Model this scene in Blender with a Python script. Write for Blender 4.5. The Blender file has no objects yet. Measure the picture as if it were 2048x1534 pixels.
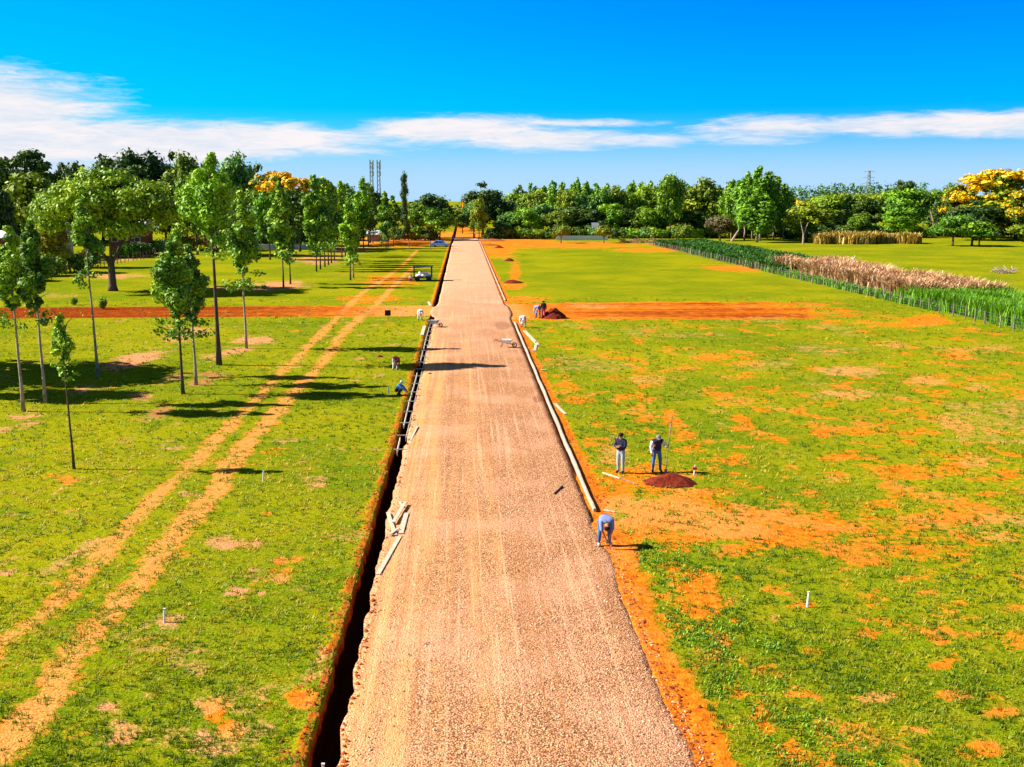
import bpy, math, random
import numpy as np
from mathutils import Vector, Matrix

# ------------------------------------------------------------------ basics
scene = bpy.context.scene
col = scene.collection
R = math.radians
rng = np.random.default_rng(7)
random.seed(7)

CAM_H = 12.0
FPX = 2100.0
PITCH = math.atan(367.0 / FPX)
CP, SP = math.cos(PITCH), math.sin(PITCH)
YAW = math.atan(99.0 / FPX * CP)                 # the road runs a little left of the view axis
DV = np.array([-math.sin(YAW), math.cos(YAW)])   # along the road
DU = np.array([math.cos(YAW), math.sin(YAW)])    # across the road (to the right)
SUN_EL, SUN_AZ = R(36.0), R(-3.0)


def gp(px, py):
    """photo pixel (2048 wide) -> point on the ground"""
    dx, dy = (px - 1024) / FPX, (767 - py) / FPX
    t = CAM_H / (SP - dy * CP)
    return (t * dx, t * (CP + dy * SP))


def z_at(py, Y):
    dy = (767 - py) / FPX
    t = Y / (CP + dy * SP)
    return CAM_H + t * (-SP + dy * CP)


def depth(x, y):
    return y * CP + CAM_H * SP


def mpp(x, y):
    """metres per photo pixel at a ground point"""
    return depth(x, y) / FPX


def proj(x, y):
    fw = y * CP + CAM_H * SP
    up = y * SP - CAM_H * CP
    return 1024 + FPX * x / fw, 767 - FPX * up / fw


def uv2xy(u, v):
    return u * DU[0] + v * DV[0], u * DU[1] + v * DV[1]


def xy2uv(x, y):
    return x * DU[0] + y * DU[1], x * DV[0] + y * DV[1]


# ------------------------------------------------------------------ objects
def tag(o, label=None, cat=None, group=None, kind=None):
    if label: o['label'] = label
    if cat: o['category'] = cat
    if group: o['group'] = group
    if kind: o['kind'] = kind
    return o


def thing(name, label, cat, loc=(0, 0, 0), rz=0.0, group=None):
    o = bpy.data.objects.new(name, None)
    o.empty_display_size = 0.3
    col.objects.link(o)
    o.location = loc
    o.rotation_euler = (0, 0, rz)
    return tag(o, label, cat, group)


def link(name, me, parent=None, loc=(0, 0, 0), rot=(0, 0, 0)):
    o = bpy.data.objects.new(name, me)
    col.objects.link(o)
    if parent is not None: o.parent = parent
    o.location = loc
    o.rotation_euler = rot
    return o


def np_mesh(name, verts, faces, mat=None, attrs=None, smooth=False, tri=None):
    """verts (N,3), faces (M,k) int arrays, k constant; attrs: name -> float per face or (domain, values)"""
    verts = np.asarray(verts, dtype=np.float32)
    faces = np.asarray(faces, dtype=np.int32)
    k = faces.shape[1]
    me = bpy.data.meshes.new(name)
    me.vertices.add(len(verts))
    me.vertices.foreach_set('co', verts.ravel())
    me.loops.add(faces.size)
    me.loops.foreach_set('vertex_index', faces.ravel())
    me.polygons.add(len(faces))
    me.polygons.foreach_set('loop_start', np.arange(0, faces.size, k, dtype=np.int32))
    me.polygons.foreach_set('loop_total', np.full(len(faces), k, dtype=np.int32))
    if smooth:
        me.polygons.foreach_set('use_smooth', np.ones(len(faces), dtype=bool))
    if mat: me.materials.append(mat)
    for an, (dom, vals) in (attrs or {}).items():
        vals = np.asarray(vals, dtype=np.float32)
        if vals.ndim == 1:
            a = me.attributes.new(an, 'FLOAT', dom)
            a.data.foreach_set('value', vals)
        else:
            a = me.attributes.new(an, 'FLOAT_VECTOR', dom)
            a.data.foreach_set('vector', vals.ravel())
    me.update(calc_edges=True)
    me.validate()
    return me


class MB:
    """collects boxes, tubes, prisms and lathes; build() makes ONE mesh"""

    def __init__(self):
        self.v, self.f, self.m = [], [], []

    def add(self, verts, faces, mi=0):
        b = len(self.v)
        self.v += [tuple(p) for p in verts]
        self.f += [tuple(i + b for i in f) for f in faces]
        self.m += [mi] * len(faces)

    def box(self, c, s, rz=0.0, mi=0, rot=None, taper=1.0):
        hx, hy, hz = s[0] / 2, s[1] / 2, s[2] / 2
        M = rot if rot is not None else Matrix.Rotation(rz, 3, 'Z')
        P = []
        for z in (-hz, hz):
            t = taper if z > 0 else 1.0
            for x, y in ((-hx, -hy), (hx, -hy), (hx, hy), (-hx, hy)):
                P.append(Vector(c) + M @ Vector((x * t, y * t, z)))
        self.add(P, [(3, 2, 1, 0), (4, 5, 6, 7), (0, 1, 5, 4), (1, 2, 6, 5), (2, 3, 7, 6), (3, 0, 4, 7)], mi)
        return self

    def beam(self, a, b, w, h, mi=0):
        a, b = Vector(a), Vector(b)
        d = (b - a)
        L = d.length
        d.normalize()
        s = d.cross(Vector((0, 0, 1)))
        if s.length < 1e-4: s = Vector((1, 0, 0))
        s.normalize()
        n = s.cross(d)
        M = Matrix((s, d, n)).transposed()
        return self.box((a + b) / 2, (w, L, h), mi=mi, rot=M)

    def tube(self, pts, rad, sides=8, mi=0, cap=True):
        pts = [Vector(p) for p in pts]
        if not hasattr(rad, '__len__'): rad = [rad] * len(pts)
        V, F = [], []
        up = Vector((0.13, 0.97, 0.05)).normalized()
        for i, p in enumerate(pts):
            d = (pts[min(i + 1, len(pts) - 1)] - pts[max(i - 1, 0)])
            d.normalize()
            s = d.cross(up)
            if s.length < 1e-3: s = d.cross(Vector((1, 0, 0)))
            s.normalize()
            n = s.cross(d)
            for k in range(sides):
                a = 2 * math.pi * k / sides
                V.append(p + (s * math.cos(a) + n * math.sin(a)) * rad[i])
        for i in range(len(pts) - 1):
            for k in range(sides):
                k2 = (k + 1) % sides
                F.append((i * sides + k, i * sides + k2, (i + 1) * sides + k2, (i + 1) * sides + k))
        if cap:
            F.append(tuple(range(sides))[::-1])
            F.append(tuple((len(pts) - 1) * sides + k for k in range(sides)))
        self.add(V, F, mi)
        return self

    def ball(self, c, r, mi=0, seg=10, rings=7, rot=None):
        if not hasattr(r, '__len__'): r = (r, r, r)
        V, F = [], []
        M = rot or Matrix.Identity(3)
        for i in range(1, rings):
            th = math.pi * i / rings
            for k in range(seg):
                a = 2 * math.pi * k / seg
                V.append(Vector(c) + M @ Vector((r[0] * math.sin(th) * math.cos(a), r[1] * math.sin(th) * math.sin(a), r[2] * math.cos(th))))
        V.append(Vector(c) + M @ Vector((0, 0, r[2])))
        V.append(Vector(c) + M @ Vector((0, 0, -r[2])))
        n = len(V)
        for i in range(rings - 2):
            for k in range(seg):
                k2 = (k + 1) % seg
                F.append((i * seg + k, (i + 1) * seg + k, (i + 1) * seg + k2, i * seg + k2))
        for k in range(seg):
            k2 = (k + 1) % seg
            F.append((n - 2, k, k2))
            F.append((n - 1, (rings - 2) * seg + k2, (rings - 2) * seg + k))
        self.add(V, F, mi)
        return self

    def prism(self, prof, w, axis='x', mi=0, taper=None):
        """profile (y,z) extruded along x, centred; taper: scale of x per profile point"""
        n = len(prof)
        V = []
        for s in (-1, 1):
            for i, (y, z) in enumerate(prof):
                t = taper[i] if taper else 1.0
                V.append((s * w / 2 * t, y, z))
        F = [tuple(range(n))[::-1], tuple(range(n, 2 * n))]
        for i in range(n):
            j = (i + 1) % n
            F.append((i, j, n + j, n + i))
        F = [f[::-1] for f in F]
        self.add(V, F, mi)
        return self

    def mesh(self, name, mats, smooth=False):
        me = bpy.data.meshes.new(name)
        me.from_pydata(self.v, [], self.f)
        for m in (mats if isinstance(mats, (list, tuple)) else [mats]): me.materials.append(m)
        me.polygons.foreach_set('material_index', np.array(self.m, dtype=np.int32))
        if smooth: me.polygons.foreach_set('use_smooth', np.ones(len(self.f), dtype=bool))
        me.update()
        return me

    def build(self, name, mats, parent=None, loc=(0, 0, 0), rot=(0, 0, 0), smooth=False, bevel=0.0):
        o = link(name, self.mesh(name, mats, smooth), parent, loc, rot)
        if bevel:
            b = o.modifiers.new('bevel', 'BEVEL')
            b.width = bevel
            b.segments = 2
            b.limit_method = 'ANGLE'
        return o


def copy_tree(o, parent=None):
    c = o.copy()
    col.objects.link(c)
    if parent is not None: c.parent = parent
    for ch in list(o.children):
        copy_tree(ch, c)
    return c


# ------------------------------------------------------------------ node helpers
class NT:
    def __init__(self, nt):
        self.nt = nt

    def n(self, t, **kw):
        nd = self.nt.nodes.new(t)
        for k, v in kw.items():
            if hasattr(nd, k): setattr(nd, k, v)
        return nd

    def l(self, a, b):
        self.nt.links.new(a, b)

    def put(self, sock, val):
        if isinstance(val, (int, float)):
            sock.default_value = val
        elif isinstance(val, (tuple, list)):
            sock.default_value = tuple(val) if len(sock.default_value) == len(val) else tuple(val) + (1.0,)
        else:
            self.l(val, sock)

    def math(self, op, a, b=None, c=None, clamp=False):
        nd = self.n('ShaderNodeMath', operation=op, use_clamp=clamp)
        self.put(nd.inputs[0], a)
        if b is not None: self.put(nd.inputs[1], b)
        if c is not None: self.put(nd.inputs[2], c)
        return nd.outputs[0]

    def mix(self, f, a, b, blend='MIX'):
        nd = self.n('ShaderNodeMix', data_type='RGBA', blend_type=blend)
        self.put(nd.inputs[0], f)
        self.put(nd.inputs[6], a)
        self.put(nd.inputs[7], b)
        return nd.outputs[2]

    def noise(self, scale, vec=None, detail=4.0, rough=0.55, out=0, dist=0.0):
        nd = self.n('ShaderNodeTexNoise')
        nd.inputs['Scale'].default_value = scale
        nd.inputs['Detail'].default_value = detail
        nd.inputs['Roughness'].default_value = rough
        nd.inputs['Distortion'].default_value = dist
        if vec is not None: self.l(vec, nd.inputs['Vector'])
        return nd.outputs[out]

    def voro(self, scale, vec=None, out='Distance', feature='F1'):
        nd = self.n('ShaderNodeTexVoronoi', feature=feature)
        nd.inputs['Scale'].default_value = scale
        if vec is not None: self.l(vec, nd.inputs['Vector'])
        return nd.outputs[out]

    def step(self, x, lo, hi):
        nd = self.n('ShaderNodeMapRange', interpolation_type='SMOOTHSTEP')
        self.put(nd.inputs[0], x)
        nd.inputs[1].default_value = lo
        nd.inputs[2].default_value = hi
        return nd.outputs[0]

    def attr(self, name, out='Fac'):
        nd = self.n('ShaderNodeAttribute')
        nd.attribute_name = name
        return nd.outputs[out]

    def mapping(self, vec, scale=(1, 1, 1), rot=(0, 0, 0)):
        nd = self.n('ShaderNodeMapping')
        self.l(vec, nd.inputs['Vector'])
        nd.inputs['Scale'].default_value = scale
        nd.inputs['Rotation'].default_value = rot
        return nd.outputs[0]


def new_mat(name):
    m = bpy.data.materials.new(name)
    m.use_nodes = True
    nt = NT(m.node_tree)
    b = m.node_tree.nodes['Principled BSDF']
    b.inputs['Specular IOR Level'].default_value = 0.15
    b.inputs['Roughness'].default_value = 0.9
    return m, nt, b


MATS = {}


def pm(name, c, rough=0.8, var=0.25, scale=6.0, spec=0.2, metal=0.0, c2=None, bump=0.0):
    """plain procedural material: colour with noise variation"""
    if name in MATS: return MATS[name]
    m, nt, b = new_mat(name)
    tc = nt.n('ShaderNodeTexCoord').outputs['Object']
    f = nt.noise(scale, tc, 5.0, 0.6)
    f = nt.step(f, 0.3, 0.7)
    lo = c2 or tuple(x * (1 - var) for x in c)
    hi = c if c2 else tuple(min(1, x * (1 + var)) for x in c)
    nt.l(nt.mix(f, lo, hi), b.inputs['Base Color'])
    b.inputs['Roughness'].default_value = rough
    b.inputs['Specular IOR Level'].default_value = spec
    b.inputs['Metallic'].default_value = metal
    if bump:
        bn = nt.n('ShaderNodeBump')
        bn.inputs['Strength'].default_value = bump
        bn.inputs['Distance'].default_value = 0.02
        nt.l(nt.noise(scale * 4, tc, 6.0), bn.inputs['Height'])
        nt.l(bn.outputs[0], b.inputs['Normal'])
    MATS[name] = m
    return m


def leaf_mat(name, dark, mid, light, flower=(0.84, 0.47, 0.003), trans=0.10):
    if name in MATS: return MATS[name]
    m, nt, b = new_mat(name)
    t = nt.attr('tint')
    rnd = nt.n('ShaderNodeObjectInfo').outputs['Random']
    t2 = nt.math('ADD', t, nt.math('MULTIPLY', nt.math('SUBTRACT', rnd, 0.5), 0.40), clamp=True)
    cr = nt.n('ShaderNodeValToRGB')
    e = cr.color_ramp.elements
    e[0].position, e[0].color = 0.0, dark + (1,)
    e[1].position, e[1].color = 1.0, light + (1,)
    k = cr.color_ramp.elements.new(0.5)
    k.color = mid + (1,)
    nt.l(t2, cr.inputs[0])
    c = nt.mix(nt.attr('flower'), cr.outputs[0], flower)
    nt.l(c, b.inputs['Base Color'])
    b.inputs['Roughness'].default_value = 0.55
    b.inputs['Specular IOR Level'].default_value = 0.25
    tr = nt.n('ShaderNodeBsdfTranslucent')
    nt.l(c, tr.inputs['Color'])
    ms = nt.n('ShaderNodeMixShader')
    ms.inputs[0].default_value = trans
    nt.l(b.outputs[0], ms.inputs[1])
    nt.l(tr.outputs[0], ms.inputs[2])
    nt.l(ms.outputs[0], m.node_tree.nodes['Material Output'].inputs['Surface'])
    MATS[name] = m
    return m


# palette
M_BARK = pm('bark', (0.10, 0.065, 0.045), 0.95, 0.4, 5, bump=0.5)
M_BARK_PALE = pm('pale_bark', (0.34, 0.25, 0.19), 0.9, 0.35, 3)
M_WOOD = pm('sawn_wood', (0.52, 0.42, 0.31), 0.8, 0.2, 4)
M_WOOD_GREY = pm('weathered_wood', (0.22, 0.17, 0.13), 0.9, 0.4, 5)
M_CONC = pm('new_concrete', (0.40, 0.32, 0.25), 0.85, 0.18, 3, bump=0.3)
M_WHITE = pm('white_paint', (0.70, 0.68, 0.64), 0.6, 0.08, 5)
M_RED_PAINT = pm('red_paint', (0.6, 0.05, 0.02), 0.5, 0.1, 5)
M_WIRE = pm('wire', (0.18, 0.17, 0.16), 0.5, 0.1, 5, metal=0.6)
M_STEEL = pm('galvanised_steel', (0.30, 0.31, 0.33), 0.5, 0.15, 5, metal=0.4)
M_BLACK = pm('black_metal', (0.015, 0.015, 0.018), 0.5, 0.3, 5)
M_RUBBER = pm('rubber', (0.02, 0.02, 0.02), 0.9, 0.3, 8)
M_GLASS = pm('dark_glass', (0.01, 0.012, 0.02), 0.1, 0.1, 5, spec=0.6)
M_SOIL = pm('dark_red_soil', (0.26, 0.024, 0.004), 0.95, 0.5, 9, bump=1.0, c2=(0.05, 0.007, 0.003))
M_SOIL_OR = pm('orange_soil', (0.42, 0.10, 0.012), 0.95, 0.5, 5, bump=1.0, c2=(0.22, 0.045, 0.008))

L_ROW = leaf_mat('row_tree_leaves', (0.035, 0.10, 0.010), (0.16, 0.31, 0.010), (0.40, 0.56, 0.010), trans=.12)
L_BROAD = leaf_mat('broad_leaves', (0.045, 0.11, 0.007), (0.17, 0.30, 0.007), (0.36, 0.46, 0.008), trans=.12)
L_OLIVE = leaf_mat('olive_leaves', (0.055, 0.10, 0.006), (0.18, 0.25, 0.006), (0.38, 0.42, 0.008), trans=.12)
L_BRIGHT = leaf_mat('bright_leaves', (0.04, 0.11, 0.008), (0.15, 0.33, 0.008), (0.30, 0.50, 0.010), trans=.12)
L_DARK = leaf_mat('dark_leaves', (0.014, 0.038, 0.008), (0.05, 0.105, 0.010), (0.15, 0.22, 0.010))
L_BLUE = leaf_mat('bluish_leaves', (0.035, 0.10, 0.022), (0.11, 0.25, 0.035), (0.24, 0.40, 0.05), trans=.12)
L_BROWN = leaf_mat('brownish_leaves', (0.07, 0.055, 0.03), (0.16, 0.13, 0.05), (0.30, 0.25, 0.08))
L_YELL = leaf_mat('yellowing_leaves', (0.11, 0.10, 0.006), (0.28, 0.24, 0.006), (0.48, 0.36, 0.008))

# ------------------------------------------------------------------ numpy value noise
_lat = rng.random((256, 256)).astype(np.float32)


def vnoise(x, y):
    x = np.asarray(x, float); y = np.asarray(y, float)
    xi, yi = np.floor(x).astype(int), np.floor(y).astype(int)
    fx, fy = x - xi, y - yi
    fx, fy = fx * fx * (3 - 2 * fx), fy * fy * (3 - 2 * fy)
    g = lambda i, j: _lat[i % 256, j % 256]
    return (g(xi, yi) * (1 - fx) + g(xi + 1, yi) * fx) * (1 - fy) + (g(xi, yi + 1) * (1 - fx) + g(xi + 1, yi + 1) * fx) * fy


def fbm(x, y, o=4):
    s, a, t = 0, 1.0, 0
    for i in range(o):
        s = s + a * vnoise(x + 17.3 * i, y + 9.1 * i)
        t += a
        a *= 0.55
        x, y = x * 2.03, y * 2.03
    return s / t


def sstep(x, a, b):
    t = np.clip((x - a) / (b - a), 0, 1)
    return t * t * (3 - 2 * t)


# ------------------------------------------------------------------ site layout (u across, v along the road)
ROAD_L, ROAD_R = -2.85, 4.86
TR_A0, TR_A1, TR_B0, TR_B1 = 12.0, 107.5, 120.5, 300.0   # two stretches of trench
KERB_U0, KERB_U1 = 5.00, 5.115


def trench_edges(v):
    near = np.clip((40 - v) / 22, 0, 1)
    el = -3.47 + 0.10 * (vnoise(v * 0.9, 3.3) - 0.5) + 0.09 * (vnoise(v * 3.1, 8.3) - 0.5)
    er = -2.93 + 0.16 * near ** 1.5 + 0.13 * (vnoise(v * 0.7, 13.3) - 0.5) + 0.13 * (vnoise(v * 2.7, 21.3) - 0.5)
    return el, er


def ground_z(u, v):
    x, y = uv2xy(u, v)
    z = 0.05 * (fbm(x * 0.35, y * 0.35, 3) - 0.5) + 0.035 * (fbm(x * 2.2, y * 2.2, 3) - 0.5)
    far = sstep(np.hypot(u, v), 350, 900)
    z = z * (1 - far)
    el, er = trench_edges(v)
    on = np.maximum(sstep(v, TR_A0, TR_A0 + .3) * (1 - sstep(v, TR_A1, TR_A1 + .6)),
                    sstep(v, TR_B0, TR_B0 + .6) * (1 - sstep(v, TR_B1 - 5, TR_B1)))
    ins = sstep(u, el - 0.02, el + 0.05) * (1 - sstep(u, -2.58, -2.5))
    z = z - on * ins * (0.66 + 0.05 * (vnoise(u * 6, v * 3) - 0.5))
    # raised spoil beside the trench, sunken edge under the road, gap in front of the kerb
    z = z + on * 0.05 * np.exp(-((u - el + 0.22) / 0.14) ** 2) * (0.3 + fbm(u * 3, v * 2.5, 3))
    under = sstep(u, -2.62, -2.55) * (1 - sstep(u, 4.66, 4.80))
    z = np.where(under > 0.01, z * (1 - under) - 0.06 * under, z)
    kon = sstep(v, 44, 47) * (1 - sstep(v, 103, 104.5))
    gap = sstep(u, 4.80, 4.86) * (1 - sstep(u, 5.02, 5.06))
    z = z - kon * gap * 0.24
    # orange verge right of the road sinks gently near the camera
    verge = np.exp(-((u - 5.35) / 0.35) ** 2) * (1 - sstep(v, 36, 40))
    z = z + 0.012 * verge
    # distant rise on the right
    hill = 10.0 * np.exp(-((x - 250) / 110) ** 2) * sstep(y, 480, 760)
    return z + hill


# ------------------------------------------------------------------ ground sheet with bare-soil masks
def lines(segs):
    out = []
    for a, b, s in segs: out += list(np.arange(a, b - 1e-6, s))
    return out


geo = [60 * 1.16 ** i for i in range(1, 32)]
ul = [-g for g in geo[::-1]] + lines([(-60, -35, 1.0), (-35, -14, .5), (-14, -4.2, .22), (-4.2, -2.4, .05), (-2.4, 4.7, .4), (4.7, 5.6, .06), (5.6, 14, .22), (14, 35, .5), (35, 60, 1.0)]) + [60] + geo
vl = [-3000, -800, -250, -80, -30, -5, 4, 9]
v = 12.0
while v < 420:
    vl.append(v)
    v += max(0.12, v * 0.0062)
while v < 9000:
    vl.append(v)
    v *= 1.06
ul, vl = np.array(ul), np.array(vl)
GU, GV = np.meshgrid(ul, vl)
GX, GY = uv2xy(GU, GV)
GZ = ground_z(GU, GV)
fw = GY * CP + CAM_H * SP
vis = fw > 5
PX = np.where(vis, 1024 + FPX * GX / np.where(vis, fw, 1), -9999)
PY = np.where(vis, 767 - FPX * (GY * SP - CAM_H * CP) / np.where(vis, fw, 1), 9999)

# bare patches seen in the photo: centre, radii (photo pixels), strength of orange / pale / red
PATCH = [
    # left of the road
    (265, 722, 62, 15, 0, .95, .2, -.25), (375, 668, 50, 11, .1, .9, .1, -.2), (345, 757, 38, 8, .4, .6, 0, -.2), (312, 826, 42, 15, .1, .7, .6, -.2),
    (285, 791, 24, 8, .2, .8, .1, 0), (250, 881, 22, 8, .1, .6, .6, 0), (165, 778, 45, 12, .1, .7, .3, -.2), (42, 836, 38, 11, .1, .8, .2, -.1),
    (10, 858, 22, 9, .1, .8, .1, 0), (442, 1086, 46, 14, .2, .8, .3, 0), (515, 1088, 14, 8, .2, .8, .2, 0), (476, 1182, 32, 14, .3, .9, .1, 0), (525, 1188, 18, 8, .3, .9, 0, 0),
    (330, 1240, 36, 13, .1, .7, .2, 0), (246, 1462, 44, 30, .5, .7, .1, 0), (431, 1421, 22, 26, 1.2, 0, .3, 0), (462, 1460, 24, 22, 1.1, .1, .2, 0), (415, 1475, 30, 22, .1, .8, 0, 0),
    (610, 1405, 34, 20, 1., .2, .1, 0), (561, 1122, 16, 8, 1., 0, 0, 0), (598, 1118, 16, 9, .9, .1, 0, 0), (145, 1026, 16, 6, .2, .7, .5, 0), (140, 960, 22, 6, .9, 0, .3, 0), (248, 958, 12, 5, .2, .7, .4, 0),
    (15, 1145, 18, 7, .2, .9, .1, 0), (30, 1031, 28, 7, .1, .6, .1, 0), (512, 680, 40, 8, .2, .9, .1, 0), (455, 705, 50, 8, .2, .8, .2, -.2), (430, 750, 30, 7, .1, .7, .6, 0), (400, 765, 32, 9, .1, .7, .6, 0),
    (100, 990, 45, 5, .3, .5, .2, -.5), (215, 1415, 26, 12, .3, .7, .1, 0), (300, 1390, 30, 10, .2, .7, .1, 0), (535, 1025, 16, 6, .8, .3, 0, 0), (370, 1110, 18, 8, .6, .4, 0, 0),
    (735, 598, 70, 12, .7, .2, 0, 0), (780, 562, 60, 14, .8, .2, 0, 0), (800, 480, 120, 14, 1., .3, 0, 0), (560, 570, 60, 9, .2, .8, 0, 0), (500, 577, 90, 6, .2, .8, 0, 0), (640, 520, 60, 10, .2, .7, 0, 0), (685, 500, 60, 9, .2, .7, 0, 0), (730, 480, 50, 8, .6, .5, 0, 0),
    (700, 548, 60, 5, .4, .3, .1, 0), (225, 552, 70, 6, .1, .7, 0, 0), (120, 590, 60, 6, .3, .5, 0, 0), (270, 515, 70, 6, .1, .7, 0, -.15), (640, 455, 40, 5, .4, .6, 0, 0),
    # right of the road
    (1500, 1055, 310, 48, .95, .25, .0, .05), (1330, 1030, 120, 60, .9, .15, .1, 0), (1410, 1185, 42, 58, .95, .2, 0, 0), (1230, 900, 44, 32, .5, .5, 0, 0), (1270, 962, 95, 30, .85, .2, .1, 0), (1690, 1090, 170, 38, .7, .35, 0, 0),
    (1240, 1000, 45, 40, .9, .1, .2, 0), (1420, 990, 120, 20, .6, .2, 0, 0), (1400, 652, 240, 6, .45, .3, .1, 0), (1790, 648, 90, 8, .7, .2, .1, 0), (1860, 640, 60, 12, .9, .1, .2, 0),
    (1420, 714, 70, 11, .7, .3, .2, 0), (1350, 738, 55, 10, .6, .4, .1, 0), (1310, 760, 55, 12, .3, .6, .1, 0), (1700, 742, 85, 12, .2, .8, .1, 0), (1860, 762, 60, 12, .4, .66, .1, 0), (1680, 790, 80, 14, .2, .7, .1, 0),
    (1910, 850, 75, 20, .4, .66, .1, .1), (1960, 775, 45, 12, .5, .5, .1, 0), (1790, 690, 70, 9, .3, .6, .1, 0), (1990, 695, 50, 10, .2, .6, 0, 0), (1180, 790, 25, 12, .5, .4, 0, 0), (1470, 800, 60, 12, .3, .5, 0, 0),
    (1650, 865, 25, 10, .9, .2, .1, 0), (1690, 912, 25, 8, .8, .2, .1, 0), (1785, 940, 26, 9, .9, .2, .1, 0), (1660, 960, 40, 9, .6, .5, .1, 0), (1560, 905, 40, 10, .6, .3, 0, 0), (1960, 925, 45, 18, .6, .5, .1, 0),
    (2010, 950, 45, 14, .8, .3, 0, 0), (1900, 1032, 130, 26, .75, .35, 0, 0), (2000, 1075, 60, 26, .6, .5, 0, 0), (1735, 1240, 34, 9, .8, .4, 0, 0), (1550, 1237, 16, 9, .6, .6, 0, 0), (1445, 1280, 24, 22, .7, .4, 0, 0), (1610, 1210, 40, 10, .8, .3, 0, 0),
    (2030, 1218, 30, 14, .9, .2, 0, 0), (1960, 1150, 30, 10, .8, .3, 0, 0), (1850, 1185, 22, 8, .7, .4, 0, 0), (1915, 1390, 40, 16, .8, .4, 0, 0), (2005, 1425, 50, 18, .9, .2, 0, 0), (1760, 1395, 40, 12, .5, .5, 0, 0), (1885, 1330, 24, 9, .9, .2, .1, 0),
    (1530, 1430, 26, 48, .9, .2, 0, .25), (1475, 1380, 22, 26, .8, .3, 0, 0), (1650, 1440, 30, 12, .5, .6, 0, 0), (1960, 1500, 40, 16, .9, .2, 0, 0), (1575, 1500, 30, 30, .8, .2, 0, 0), (1820, 1460, 40, 10, .6, .4, 0, 0), (1470, 1240, 18, 10, .6, .3, 0, 0),
    (1470, 537, 70, 7, .85, .25, 0, .04), (1120, 490, 190, 7, .9, .25, .05, 0), (1040, 483, 80, 8, .9, .0, .4, 0), (1300, 500, 90, 5, .8, .2, .1, 0), (1025, 572, 28, 9, .8, .2, .3, 0), (1050, 600, 50, 9, .8, .2, .1, 0), (1270, 580, 60, 6, .3, .1, 0, 0), (1560, 572, 70, 7, .3, .2, 0, .05),
    (1000, 500, 35, 18, .9, .1, .3, 0), (1190, 612, 60, 6, .7, .6, 0, 0), (1030, 545, 14, 30, .7, .1, .3, 0), (2010, 548, 60, 5, .4, .6, 0, 0), (1720, 490, 100, 3, .1, .4, 0, 0), (900, 470, 130, 7, .8, .4, .1, 0),
]
WARP = 1.5 * (fbm(GX * .75, GY * .55, 4) - .5) + .8 * (fbm(GX * 2.6, GY * 1.9 + 30, 3) - .5)
D = np.zeros_like(GX); P = np.zeros_like(GX); Q = np.zeros_like(GX)
for cx, cy, rx, ry, d, p, q, sl in PATCH:
    if cx > 1100 and p > d: d, p = min(.72, d + .25), p * .8
    e = np.sqrt(((PX - cx) / rx) ** 2 + ((PY - cy - sl * (PX - cx)) / ry) ** 2) + WARP
    w = np.clip(1.5 - e, 0, 1) * .92
    D = np.maximum(D, w * d); P = np.maximum(P, w * p); Q = np.maximum(Q, w * q)


def track(pts, half, dd, pp, qq=0.0):
    global D, P, Q
    W = [gp(*p) for p in pts]
    best = np.full(GX.shape, 1e9)
    for (ax, ay), (bx, by) in zip(W[:-1], W[1:]):
        lx, ly = bx - ax, by - ay
        t = np.clip(((GX - ax) * lx + (GY - ay) * ly) / (lx * lx + ly * ly), 0, 1)
        best = np.minimum(best, np.hypot(GX - ax - t * lx, GY - ay - t * ly))
    w = np.clip(1.45 - best / half - .7 * WARP, 0, 1) * .95
    D = np.maximum(D, w * dd); P = np.maximum(P, w * pp); Q = np.maximum(Q, w * qq)


track([(-90, 1352), (0, 1285), (83, 1239), (182, 1131), (306, 999), (413, 900), (480, 830), (535, 774), (577, 732), (609, 700), (671, 638), (721, 588), (770, 556), (800, 535), (835, 500)], .60, .66, .50)
track([(-80, 1590), (21, 1478), (103, 1379), (165, 1284), (256, 1189), (343, 1078), (434, 974), (475, 908), (545, 835), (597, 774), (639, 732), (654, 710), (696, 655), (753, 608), (800, 560), (830, 530)], .66, .70, .52)
# dirt cross road: left red and rutted, right orange
lft = np.exp(-np.clip((-GU - 3) / 25, 0, 9))
cr_l = (GU < -3) * sstep(GV, 109.0, 110.5) * (1 - sstep(GV, 120.5, 122.5)) * (GU > -200)
D = np.maximum(D, cr_l * (.85)); Q = np.maximum(Q, cr_l * (1 - .75 * lft ** 1.5) * (.98 + .4 * (fbm(GU * .06 + 3, GV * 1.1, 3) - .5))); P = np.maximum(P, cr_l * .7 * lft ** 2)
cvr = 116 + (GU - 5) * 0.02
cr_r = (GU > 4.5) * (1 - sstep(np.abs(GV - cvr + 1.5) + 2.5 * WARP, 7.0, 11.5)) * (1 - sstep(GU + 14 * WARP, 28, 54))
D = np.maximum(D, cr_r * 1.0); Q = np.maximum(Q, cr_r * (.55 + .75 * (fbm(GU * .06 + 3, GV * .9, 3) - .35)) * (1 - .5 * np.exp(-np.clip((GU - 5) / 9, 0, 9)))); P = np.maximum(P, cr_r * .6 * np.exp(-np.clip((GU - 5) / 4, 0, 9)))
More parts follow.
